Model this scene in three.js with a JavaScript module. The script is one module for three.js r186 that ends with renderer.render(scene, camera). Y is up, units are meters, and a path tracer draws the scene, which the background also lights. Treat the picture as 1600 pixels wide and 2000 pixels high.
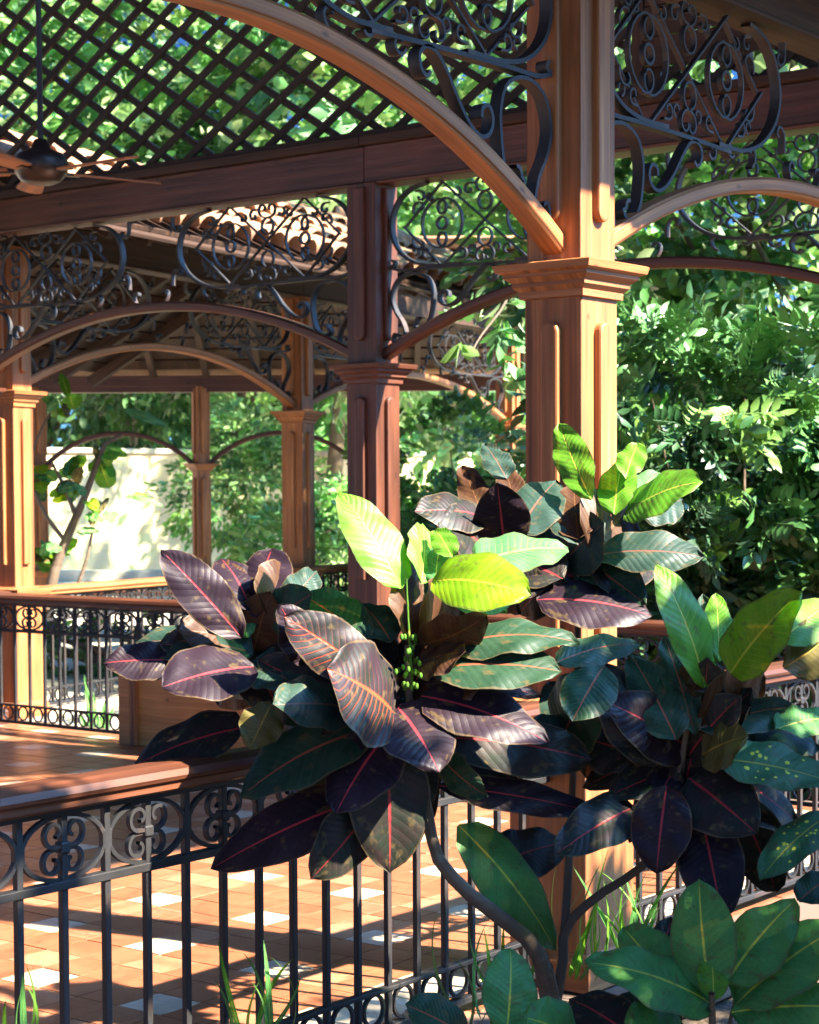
import * as THREE from 'three';
import { Sky } from 'three/addons/objects/Sky.js';
import { mergeGeometries } from 'three/addons/utils/BufferGeometryUtils.js';
import { RoundedBoxGeometry } from 'three/addons/geometries/RoundedBoxGeometry.js';

// ---------------------------------------------------------------- camera, sky, sun, exposure
const scene = new THREE.Scene();
const TH = 0.662, PITCH = 0.0412, ROLL = 0.00536, FPX = 3745, PX = 770, PY = 1115;
const camera = new THREE.PerspectiveCamera(2 * Math.atan(1000 / FPX) * 180 / Math.PI, 0.8, 0.05, 400);
camera.position.set(-5.370, 1.62, 3.4395);
const fwd0 = new THREE.Vector3(Math.cos(TH) * Math.cos(PITCH), -Math.sin(PITCH), -Math.sin(TH) * Math.cos(PITCH));
camera.lookAt(camera.position.clone().add(fwd0));
camera.rotateZ(-ROLL);
camera.setViewOffset(1600, 2000, 800 - PX, 1000 - PY, 1600, 2000);
camera.focus = 5.5; camera.userData.fStop = 8;
camera.updateProjectionMatrix(); camera.updateMatrixWorld(true);
scene.add(camera);

const sunEl = 46 * Math.PI / 180;
const sunDir = new THREE.Vector3(0.30 * Math.cos(sunEl), Math.sin(sunEl), 0.954 * Math.cos(sunEl)).normalize();
const sky = new Sky(); sky.name = 'sky'; sky.scale.setScalar(300); sky.userData.kind = 'structure';
sky.material.uniforms.sunPosition.value.copy(sunDir);
sky.material.uniforms.turbidity.value = 12;
sky.material.uniforms.rayleigh.value = .55;
sky.material.uniforms.mieCoefficient.value = 0.005;
sky.material.uniforms.cloudCoverage.value = 0;
scene.add(sky);
scene.environmentIntensity = 0.1;
const sun = new THREE.DirectionalLight(0xfff0d6, 5);
sun.position.copy(sunDir.clone().multiplyScalar(40)); sun.castShadow = true;
Object.assign(sun.shadow.camera, { left: -25, right: 25, top: 25, bottom: -25, near: 1, far: 120 });
sun.shadow.mapSize.set(4096, 4096); sun.shadow.radius = 1.5;
sun.target.position.set(2, 0, -4); scene.add(sun, sun.target);

const renderer = new THREE.WebGLRenderer({ antialias: true });
renderer.toneMapping = THREE.LinearToneMapping;
renderer.toneMappingExposure = 6.9;
renderer.shadowMap.enabled = true;

// ---------------------------------------------------------------- helpers
function RNG(s) { let a = s >>> 0; return () => { a = (a + 0x6D2B79F5) | 0; let t = Math.imul(a ^ (a >>> 15), 1 | a); t = (t + Math.imul(t ^ (t >>> 7), 61 | t)) ^ t; return ((t ^ (t >>> 14)) >>> 0) / 4294967296; }; }
const V = (x, y, z) => new THREE.Vector3(x, y, z);
const W = (a, b, h) => V(a, h, -b);                       // plan coordinates (a to the right-back, b to the left-back) and height
const camX = V(0, 0, 0), camY = V(0, 0, 0), camZ = V(0, 0, 0);
camera.matrixWorld.extractBasis(camX, camY, camZ);
const at = (x, y, d) => camera.position.clone().addScaledVector(camZ, -d).addScaledVector(camX, (x - PX) / FPX * d).addScaledVector(camY, -(y - PY) / FPX * d);

const used = {};
function numbered(n) { if (used[n] === undefined) { used[n] = 0; return n; } used[n]++; return n + '_' + String(used[n]).padStart(3, '0'); }
function shade(o) { o.traverse(m => { if (m.isMesh) { m.castShadow = true; m.receiveShadow = true; } }); return o; }
function thing(name, label, category, pos = V(0, 0, 0), turn = 0, group) {
  const o = new THREE.Group(); o.name = numbered(name); o.position.copy(pos); o.rotation.y = turn;
  o.userData = { label, category, kind: 'thing' }; if (group) o.userData.group = group; scene.add(o); return o;
}
function part(name, geo, mat, parent) { const m = new THREE.Mesh(geo, mat); m.name = name; m.castShadow = m.receiveShadow = true; parent.add(m); return m; }
function struct(name, geo, mat) { const m = part(numbered(name), geo, mat, scene); m.userData.kind = 'structure'; return m; }
function dup(o, pos, turn, label, group) {
  const c = o.clone(); c.name = numbered(o.name.replace(/_\d{3}$/, '')); c.userData = { ...o.userData, label }; if (group) c.userData.group = group;
  c.position.copy(pos); c.rotation.y = turn; scene.add(c); return c;
}
const merge = gs => mergeGeometries(gs.map(g => { const n = g.index ? g.toNonIndexed() : g; for (const k of Object.keys(n.attributes)) if (!['position', 'normal', 'uv'].includes(k)) n.deleteAttribute(k); return n; }), false);

// world-sized texture coordinates: grain along axis g (0 x, 1 y, 2 z)
function gridUV(geo, g = 1, off = 0) {
  const p = geo.attributes.position, n = geo.attributes.normal, uv = new Float32Array(p.count * 2);
  for (let i = 0; i < p.count; i++) {
    const P = [p.getX(i), p.getY(i), p.getZ(i)], N = [Math.abs(n.getX(i)), Math.abs(n.getY(i)), Math.abs(n.getZ(i))];
    const k = N[0] > N[1] && N[0] > N[2] ? 0 : N[1] > N[2] ? 1 : 2;
    let r = [0, 1, 2].filter(q => q !== k), v = r.includes(g) ? g : r[1], u = r.find(q => q !== v);
    uv[2 * i] = P[u] + off + k * .37; uv[2 * i + 1] = P[v] + off * 1.7;
  }
  geo.setAttribute('uv', new THREE.BufferAttribute(uv, 2)); return geo;
}
function box(w, h, d, x = 0, y = 0, z = 0, g = 1, r = 0.004, off = 0) {
  const q = r > 0 ? new RoundedBoxGeometry(w, h, d, 1, Math.min(r, w / 2.2, h / 2.2, d / 2.2)) : new THREE.BoxGeometry(w, h, d);
  q.translate(x, y, z); return gridUV(q, g, off);
}
// square stack from a profile of [half width, height]
function squareLathe(profile, off = 0) {
  const pos = [], c = [[-1, 1], [1, 1], [1, -1], [-1, -1]];
  const quad = (a, b, cc, d) => pos.push(...a, ...b, ...cc, ...a, ...cc, ...d);
  for (let i = 0; i < profile.length - 1; i++) for (let k = 0; k < 4; k++) {
    const [w0, y0] = profile[i], [w1, y1] = profile[i + 1], A = c[k], B = c[(k + 1) % 4];
    quad([A[0] * w0, y0, A[1] * w0], [B[0] * w0, y0, B[1] * w0], [B[0] * w1, y1, B[1] * w1], [A[0] * w1, y1, A[1] * w1]);
  }
  for (const [i, s] of [[0, -1], [profile.length - 1, 1]]) {
    const [w, y] = profile[i], q = c.map(k => [k[0] * w, y, k[1] * w]);
    s > 0 ? quad(q[0], q[1], q[2], q[3]) : quad(q[3], q[2], q[1], q[0]);
  }
  const g = new THREE.BufferGeometry(); g.setAttribute('position', new THREE.Float32BufferAttribute(pos, 3)); g.computeVertexNormals();
  return gridUV(g, 0, off);
}
// flat bar bent along a plane curve: t thickness in the plane, d depth out of it
function ribbon(pts, t, d, z = 0, closed = false) {
  const n = pts.length, P = [], N = [], U = [], I = []; let len = 0;
  for (let i = 0; i < n; i++) {
    const a = pts[closed ? (i - 1 + n) % n : Math.max(0, i - 1)], b = pts[closed ? (i + 1) % n : Math.min(n - 1, i + 1)];
    let dx = b[0] - a[0], dy = b[1] - a[1]; const l = Math.hypot(dx, dy) || 1; dx /= l; dy /= l;
    if (i) len += Math.hypot(pts[i][0] - pts[i - 1][0], pts[i][1] - pts[i - 1][1]);
    const nx = -dy, ny = dx, [x, y] = pts[i], h = t / 2, e = d / 2;
    const v = (s, q, ax, ay, az) => { P.push(x + nx * h * s, y + ny * h * s, z + e * q); N.push(ax, ay, az); U.push(len, s * h + q * e); };
    v(1, 1, nx, ny, 0); v(1, -1, nx, ny, 0); v(-1, -1, -nx, -ny, 0); v(-1, 1, -nx, -ny, 0);
    v(-1, 1, 0, 0, 1); v(1, 1, 0, 0, 1); v(1, -1, 0, 0, -1); v(-1, -1, 0, 0, -1);
  }
  const m = closed ? n : n - 1;
  for (let i = 0; i < m; i++) { const a = i * 8, b = ((i + 1) % n) * 8; for (const k of [0, 2, 4, 6]) I.push(a + k, b + k, a + k + 1, a + k + 1, b + k, b + k + 1); }
  const g = new THREE.BufferGeometry(); g.setAttribute('position', new THREE.Float32BufferAttribute(P, 3)); g.setAttribute('normal', new THREE.Float32BufferAttribute(N, 3)); g.setAttribute('uv', new THREE.Float32BufferAttribute(U, 2)); g.setIndex(I);
  return g;
}
// a walk of arcs: [r0, r1, turned angle] (signed) or [length]
function walk(x, y, dir, segs, step = 0.35) {
  const out = [[x, y]];
  for (const s of segs) {
    if (s.length === 1) { x += Math.cos(dir) * s[0]; y += Math.sin(dir) * s[0]; out.push([x, y]); continue; }
    const [r0, r1, ang] = s, n = Math.max(3, Math.ceil(Math.abs(ang) / step)), da = ang / n;
    for (let i = 0; i < n; i++) { const r = r0 + (r1 - r0) * (i + .5) / n; dir += da / 2; const l = 2 * r * Math.sin(Math.abs(da) / 2); x += Math.cos(dir) * l; y += Math.sin(dir) * l; dir += da / 2; out.push([x, y]); }
  }
  return out;
}
const smooth = (pts, n) => new THREE.CatmullRomCurve3(pts.map(p => V(p[0], p[1], 0))).getPoints(n).map(p => [p.x, p.y]);
const ringPts = (cx, cy, rx, ry, n = 16) => Array.from({ length: n }, (_, i) => [cx + rx * Math.cos(i / n * 6.28318), cy + ry * Math.sin(i / n * 6.28318)]);
function tube(pts, r0, r1, seg = 8, rad = 7) {       // tapering round limb through 3D points
  const c = new THREE.CatmullRomCurve3(pts), n = Math.max(seg, 3), g = new THREE.TubeGeometry(c, n, 1, rad, false), p = g.attributes.position, q = V(0, 0, 0);
  for (let i = 0; i <= n; i++) { const k = i / n, ce = c.getPointAt(k), r = r0 + (r1 - r0) * k; for (let j = 0; j <= rad; j++) { const id = i * (rad + 1) + j; q.fromBufferAttribute(p, id).sub(ce).multiplyScalar(r * (1 + .07 * Math.sin(id * 2.3))).add(ce); p.setXYZ(id, q.x, q.y, q.z); } }
  g.computeVertexNormals(); return g;
}

// ---------------------------------------------------------------- textures and materials
function lattice(seed) { const r = RNG(seed), t = new Float32Array(4096); for (let i = 0; i < 4096; i++) t[i] = r(); return t; }
const LT = [lattice(1), lattice(2), lattice(3), lattice(4), lattice(5)];
function vn(x, y, px, py, k = 0) {                    // periodic value noise
  const T = LT[k % 5], xi = Math.floor(x), yi = Math.floor(y), fx = x - xi, fy = y - yi, sx = fx * fx * (3 - 2 * fx), sy = fy * fy * (3 - 2 * fy);
  const h = (i, j) => T[((((i % px) + px) % px) * 73 + (((j % py) + py) % py) * 179 + k * 31) & 4095];
  const a = h(xi, yi), b = h(xi + 1, yi), c = h(xi, yi + 1), d = h(xi + 1, yi + 1);
  return a + (b - a) * sx + (c - a) * sy + (a - b - c + d) * sx * sy;
}
const fbm = (u, v, fx, fy, k, o = 4) => { let s = 0, w = .5, t = 0; for (let i = 0; i < o; i++) { s += w * vn(u * fx, v * fy, fx, fy, k + i); t += w; w *= .5; fx *= 2; fy *= 2; } return s / t; };
const enc = x => { x = Math.max(0, Math.min(1, x)); return Math.round(255 * (x <= .0031308 ? 12.92 * x : 1.055 * Math.pow(x, 1 / 2.4) - .055)); };
function tex(w, h, fn, srgb = true) {
  const d = new Uint8Array(w * h * 4);
  for (let j = 0; j < h; j++) for (let i = 0; i < w; i++) { const c = fn((i + .5) / w, (j + .5) / h), k = (j * w + i) * 4; for (let q = 0; q < 3; q++) d[k + q] = srgb ? enc(c[q]) : Math.round(255 * Math.max(0, Math.min(1, c[q]))); d[k + 3] = 255; }
  const t = new THREE.DataTexture(d, w, h); t.magFilter = THREE.LinearFilter; t.minFilter = THREE.LinearMipmapLinearFilter; t.generateMipmaps = true; t.wrapS = t.wrapT = THREE.RepeatWrapping; if (srgb) t.colorSpace = THREE.SRGBColorSpace; t.needsUpdate = true; return t;
}
const mix = (a, b, t) => [0, 1, 2].map(i => a[i] + (b[i] - a[i]) * t);
const cl = (x, a = 0, b = 1) => Math.max(a, Math.min(b, x));
function woodTex(dark, mid, light, seed) {
  const kn = RNG(seed * 7 + 3), knots = Array.from({ length: 5 }, () => [kn(), kn(), .012 + .012 * kn()]);
  return tex(512, 512, (u, v) => {
    const w = u + .02 * (fbm(u, v, 3, 2, seed, 3) - .5);
    const s = fbm(w, v, 30, 2, seed, 4), f = fbm(w, v, 110, 3, seed + 1, 2), b = fbm(u, v, 4, 3, seed + 2, 3);
    let c = s < .5 ? mix(dark, mid, cl(s * 2)) : mix(mid, light, cl(s * 2 - 1));
    c = c.map(x => x * (.6 + .56 * f) * (.62 + .7 * b));
    const cr = fbm(w, v, 60, 1, seed + 3, 2); if (cr > .74) c = c.map(x => x * (1 - 2.2 * (cr - .74)));
    for (const [kx, ky, kr] of knots) { const d = Math.hypot(u - kx, (v - ky) * .7); if (d < kr) c = c.map(x => x * (.25 + .75 * d / kr)); }
    return c;
  });
}
const M = {};
const woodBump = tex(256, 256, (u, v) => { const s = .6 * fbm(u, v, 40, 2, 1, 3) + .4 * fbm(u, v, 90, 4, 2, 2); return [s, s, s]; }, false);
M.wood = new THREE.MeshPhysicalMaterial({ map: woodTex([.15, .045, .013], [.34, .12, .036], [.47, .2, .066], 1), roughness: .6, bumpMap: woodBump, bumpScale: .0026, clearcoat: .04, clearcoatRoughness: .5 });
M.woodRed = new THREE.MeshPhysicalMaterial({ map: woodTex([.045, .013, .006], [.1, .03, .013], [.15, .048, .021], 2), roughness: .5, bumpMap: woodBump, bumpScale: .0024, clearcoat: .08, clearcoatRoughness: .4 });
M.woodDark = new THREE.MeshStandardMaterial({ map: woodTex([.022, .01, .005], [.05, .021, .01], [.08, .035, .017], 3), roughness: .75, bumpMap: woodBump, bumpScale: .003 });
M.plywood = new THREE.MeshStandardMaterial({ map: woodTex([.44, .16, .035], [.58, .23, .055], [.66, .3, .085], 4), roughness: .5, bumpMap: woodBump, bumpScale: .001 });
M.lath = new THREE.MeshStandardMaterial({ map: woodTex([.018, .011, .008], [.032, .021, .016], [.055, .04, .032], 2), roughness: .85, bumpMap: woodBump, bumpScale: .003 });
const ironBump = tex(256, 256, (u, v) => { const s = fbm(u, v, 24, 24, 3, 4); return [s, s, s]; }, false);
const ironMap = tex(256, 256, (u, v) => { const s = fbm(u, v, 6, 6, 2, 5), f = fbm(u, v, 40, 40, 4, 2); return mix([.012, .012, .014], [.04, .04, .045], cl(s * 1.3 - .15)).map((x, i) => x * (.8 + .4 * f) + (s > .66 ? [.03, .012, .004][i] : 0)); });
M.iron = new THREE.MeshStandardMaterial({ map: ironMap, roughness: .6, metalness: .1, bumpMap: ironBump, bumpScale: .0012 });
M.ironDark = new THREE.MeshStandardMaterial({ map: ironMap, color: new THREE.Color().setRGB(.6, .6, .6), roughness: .6, metalness: .1, bumpMap: ironBump, bumpScale: .0012 });
function clayTex(base, alt, vein, seed) {
  return tex(256, 256, (u, v) => { const s = fbm(u, v, 4, 9, seed, 5), l = Math.abs(fbm(u, v, 3, 6, seed + 1, 4) - .5), f = fbm(u, v, 60, 60, seed + 2, 2); let c = mix(base, alt, cl(s * 1.7 - .35)); if (l < .018) c = mix(c, vein, .7 * (1 - l / .018)); return c.map(x => x * (.85 + .3 * f)); });
}
const tileBump = tex(256, 256, (u, v) => { const s = .7 * fbm(u, v, 8, 8, 1, 4) + .3 * fbm(u, v, 70, 70, 2, 2); return [s, s, s]; }, false);
const clayBases = [[[.25, .085, .042], [.35, .145, .075]], [[.28, .105, .055], [.4, .2, .115]], [[.22, .07, .035], [.31, .12, .06]]];
M.clay = clayBases.map(([a, b], i) => new THREE.MeshPhysicalMaterial({ map: clayTex(a, b, [.14, .05, .03], i + 1), roughness: .38, bumpMap: tileBump, bumpScale: .0012, clearcoat: .25, clearcoatRoughness: .3 }));
M.cream = [0, 1].map(i => new THREE.MeshPhysicalMaterial({ map: clayTex([.42, .34, .25], [.53, .45, .34], [.3, .22, .15], i + 2), roughness: .38, bumpMap: tileBump, bumpScale: .001, clearcoat: .25, clearcoatRoughness: .3 }));
M.grout = new THREE.MeshStandardMaterial({ color: new THREE.Color().setRGB(.13, .085, .06), roughness: .95 });
const soilMap = tex(512, 512, (u, v) => { const s = fbm(u, v, 14, 14, 1, 5), f = fbm(u, v, 90, 90, 3, 2); return mix([.03, .02, .012], [.11, .075, .045], cl(s * 1.5 - .3)).map(x => x * (.6 + .8 * f)); });
M.soil = new THREE.MeshStandardMaterial({ map: soilMap, roughness: 1, bumpMap: tex(256, 256, (u, v) => { const s = fbm(u, v, 20, 20, 2, 4); return [s, s, s]; }, false), bumpScale: .03 });
M.paving = new THREE.MeshStandardMaterial({ map: tex(512, 512, (u, v) => { const s = fbm(u, v, 8, 8, 2, 5), f = fbm(u, v, 80, 80, 4, 2); return mix([.42, .36, .28], [.6, .54, .43], s).map(x => x * (.85 + .3 * f)); }), roughness: .9 });
M.plaster = new THREE.MeshStandardMaterial({ map: tex(512, 512, (u, v) => { const s = fbm(u, v, 5, 5, 3, 5), f = fbm(u, v, 60, 60, 1, 2); return mix([.5, .4, .24], [.68, .58, .4], s).map(x => x * (.88 + .24 * f)); }), roughness: .95 });
M.stone = new THREE.MeshStandardMaterial({ map: tex(256, 256, (u, v) => { const s = fbm(u, v, 8, 8, 1, 5); return mix([.4, .35, .28], [.62, .57, .48], s); }), roughness: .9 });
M.rooftile = [[[.3, .15, .08], [.42, .24, .14]], [[.34, .19, .11], [.47, .3, .19]], [[.22, .11, .07], [.36, .21, .13]]].map(([a, b], i) => new THREE.MeshStandardMaterial({ map: clayTex(a, b, [.12, .09, .07], i), roughness: .85, bumpMap: tileBump, bumpScale: .004 }));
M.bark = new THREE.MeshStandardMaterial({ map: tex(256, 512, (u, v) => { const s = fbm(u, v, 10, 4, 1, 5), f = fbm(u, v, 3, 30, 2, 3); return mix([.07, .05, .035], [.2, .145, .1], cl(s * .7 + f * .5 - .1)); }), roughness: .9, bumpMap: woodBump, bumpScale: .006 });
M.fanMetal = new THREE.MeshStandardMaterial({ color: new THREE.Color().setRGB(.05, .035, .028), roughness: .4, metalness: .6 });

// ---------------------------------------------------------------- ground and floor
{
  const flat = (x0, x1, z0, z1, y, nx = 1, nz = 1) => { const g = new THREE.PlaneGeometry(x1 - x0, z1 - z0, nx, nz); g.rotateX(-Math.PI / 2); g.translate((x0 + x1) / 2, y, (z0 + z1) / 2); return gridUV(g, 2); };
  struct('ground', flat(-160, 160, -160, 160, -.16), M.soil);
  const slab = box(7.5, .14, 8.1, .1, -.078, -3.75, 0, .02); struct('floor', slab, M.grout);
  // plaza behind the second pavilion
  const g = flat(-30, 30, -15, 15, 0, 1, 1); const pl = struct('plaza', g, M.paving); pl.position.set(20, -.13, -19); pl.rotation.y = -.17;
}

// floor tiles: .187 m squares, every third one in both directions cream; a band of long cream slabs behind the front railing
{
  const u = .187, th = .022, holder = scene.children.find(o => o.name === 'floor'), all = [], rnd = RNG(77);
  const a0 = .04 - u * .5, b0 = .855 - u * .5;
  for (let i = -20; i < 20; i++) for (let j = -3; j < 38; j++) {
    const a = a0 + i * u + u / 2, b = b0 + j * u + u / 2; if (a < -3.55 || a > 3.72 || b < .46 || b > 7.7) continue;
    const cream = ((i % 3) + 3) % 3 === 0 && ((j % 3) + 3) % 3 === 0;
    all.push({ a, b, w: u - .005, d: u - .005, cream });
  }
  for (let a = -3.5; a < 3.6; a += .42) all.push({ a: a + .21, b: .305, w: .415, d: .28, cream: true }, { a: a + .21, b: .08, w: .415, d: .16, cream: false });
  const c = camera.position;
  for (const t of all) { const p = W(t.a, t.b, 0).project(camera), r = Math.hypot(t.a - c.x, -t.b - c.z); t.key = (Math.abs(p.x) < 1.05 && Math.abs(p.y) < 1.1 ? 0 : 100) + r; }
  all.sort((x, y) => x.key - y.key);
  const geos = {}, rest = [[], [], [], [], []];
  all.forEach((t, k) => {
    const vi = Math.floor(rnd() * 4), id = t.w + '/' + t.d + '/' + vi;
    const g = geos[id] ??= box(t.w, th, t.d, 0, 0, 0, 0, 0, vi * .31);
    const mi = t.cream ? 3 + Math.floor(rnd() * 2) : Math.floor(rnd() * 3), mat = t.cream ? M.cream[mi - 3] : M.clay[mi];
    const y = -th / 2 + (rnd() - .5) * .002, rx = (rnd() - .5) * .006, rz = (rnd() - .5) * .006, turn = t.w === t.d ? Math.floor(rnd() * 4) * Math.PI / 2 : 0;
    if (k < 300) { const m = part('tile', g, mat, holder); m.position.set(t.a, y, -t.b); m.rotation.set(rx, turn, rz); }
    else { const q = g.clone(); q.rotateY(turn); q.rotateX(rx); q.rotateZ(rz); q.translate(t.a, y, -t.b); rest[mi].push(q); }
  });
  rest.forEach((r, i) => { if (r.length) part('tiles', merge(r), i > 2 ? M.cream[i - 3] : M.clay[i], holder).userData.kind = 'stuff'; });
}

// ---------------------------------------------------------------- posts
const HW = .11, capH = 2.36, beamY = 3.385, beamH = .225;
function batten(len, w = .052, d = .03) {
  const s = new THREE.Shape(), r = w / 2; s.moveTo(-r, 0); s.lineTo(r, 0); s.lineTo(r, len - r); s.absarc(0, len - r, r, 0, Math.PI, false); s.lineTo(-r, 0);
  const g = new THREE.ExtrudeGeometry(s, { depth: d - .008, bevelEnabled: true, bevelThickness: .008, bevelSize: .008, bevelSegments: 2, curveSegments: 6 });
  return gridUV(g.toNonIndexed(), 1, .21);
}
const bat1 = batten(1.04), bat2 = batten(.86), bat2i = bat2.clone(); bat2i.rotateZ(Math.PI); bat2i.translate(0, .86, 0);
function makePost(label, pos, turn, mat, o = {}) {
  const t = thing('post', label, 'post', pos, turn, o.group ?? 'carved wooden pavilion posts'), off = o.off ?? 0, w = o.w ?? HW, pw = w + .04, k = o.k ?? 1;
  const ped = part('pedestal', box(2 * pw, .86 * k, 2 * pw, 0, .43 * k, 0, 1, .006, off), mat, t);
  part('base_moulding', squareLathe([[pw + .025, 0], [pw + .025, .09], [pw + .012, .11], [pw + .003, .12]], off), mat, ped);
  part('pedestal_cap', squareLathe([[pw + .002, .85 * k], [pw + .018, .862 * k], [pw + .018, .876 * k], [pw + .036, .89 * k], [pw + .045, .915 * k], [pw + .045, .935 * k], [w + .02, .95 * k]], off), mat, t);
  part('shaft', box(2 * w, (capH - .1) * k - .94 * k, 2 * w, 0, ((capH - .1) * k + .94 * k) / 2, 0, 1, .005, off + .4), mat, t);
  part('capital', squareLathe([[w + .001, (capH - .115) * k], [w + .014, (capH - .112) * k], [w + .014, (capH - .09) * k], [w + .03, (capH - .075) * k], [w + .03, (capH - .062) * k], [w + .052, (capH - .045) * k], [w + .052, (capH - .034) * k], [w + .072, (capH - .026) * k], [w + .078, (capH - .004) * k], [w + .07, capH * k], [w - .02, (capH + .001) * k]], off), mat, t);
  part('upper_shaft', box(2 * w - .01, (beamY - capH) * k + .02, 2 * w - .01, 0, (beamY + capH) / 2 * k, 0, 1, .005, off + .8), mat, t);
  for (let f = 0; f < 4; f++) {
    const b = part('batten', bat1, mat, t); b.rotation.y = f * Math.PI / 2; b.position.set(Math.sin(f * Math.PI / 2) * (w - .003), 1.12 * k, Math.cos(f * Math.PI / 2) * (w - .003)); b.scale.y = k; 
    const c = part('batten', bat2i, mat, t); c.rotation.y = f * Math.PI / 2; c.position.set(Math.sin(f * Math.PI / 2) * (w - .008), 2.5 * k, Math.cos(f * Math.PI / 2) * (w - .008)); c.scale.y = k;
  }
  return t;
}
const A2 = Math.atan2(.174, .985);                        // the second pavilion is turned ten degrees
const P = { P1: [0, 0], P1r: [3.392, 0], P0: [-3.392, 0], P2: [3.392, 3.537], Q: [3.392, 7.15], P4: [3.9, 7.29], P3: [7.93, 8.03], P5: [12.5, 8.85] };
makePost('big sunlit wooden post with moulded capital right behind the croton shrub', W(...P.P1, 0), 0, M.wood, { off: .13 });
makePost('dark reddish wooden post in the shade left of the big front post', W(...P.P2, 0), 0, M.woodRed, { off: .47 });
makePost('wooden corner post beyond the right edge of the picture', W(...P.P1r, 0), 0, M.wood, { off: .71 });
makePost('wooden post of the near railing beyond the left edge of the picture', W(...P.P0, 0), 0, M.wood, { off: .9 });
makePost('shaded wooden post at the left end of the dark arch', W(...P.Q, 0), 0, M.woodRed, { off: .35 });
makePost('bright sunlit post cut by the left edge of the picture', W(...P.P4, 0), A2, M.wood, { off: .2 });
makePost('post of the second pavilion just left of the dark reddish post', W(...P.P3, 0), A2, M.wood, { off: .55 });
makePost('distant sunlit post at the far corner of the second pavilion', W(...P.P5, 0), A2, M.wood, { off: .83 });

// ---------------------------------------------------------------- arches, beams, scrollwork, railings for one bay, built along +x from post centre to post centre
function archGeo(L, rise = .405) {
  const half = L / 2 - HW + .03, y0 = capH + .01, R = (half * half + rise * rise) / (2 * rise), cy = y0 + rise - R, a = Math.asin(half / R), n = 40, pos = [], uv = [], idx = [];
  const prof = [[0, .034], [0, -.034], [.012, -.044], [.046, -.044], [.058, -.034], [.058, .034], [.046, .044], [.012, .044], [0, .034]];
  for (let i = 0; i <= n; i++) { const t = -a + 2 * a * i / n; prof.forEach(([r, z], j) => { pos.push(L / 2 + (R + r) * Math.sin(t), cy + (R + r) * Math.cos(t), z); uv.push(j * .06, t * R); }); }
  const m = prof.length; for (let i = 0; i < n; i++) for (let j = 0; j < m - 1; j++) { const p = i * m + j; idx.push(p, p + 1, p + m, p + 1, p + m + 1, p + m); }
  const g = new THREE.BufferGeometry(); g.setAttribute('position', new THREE.Float32BufferAttribute(pos, 3)); g.setAttribute('uv', new THREE.Float32BufferAttribute(uv, 2)); g.setIndex(idx);
  const q = g.toNonIndexed(); q.computeVertexNormals(); return q;
}
const curlIn = (x, y, dir, sg, r, ang, c0, c1, sp) => walk(x, y, dir, [[r, r, sg * ang], [c0, c1, sg * sp]]);
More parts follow.
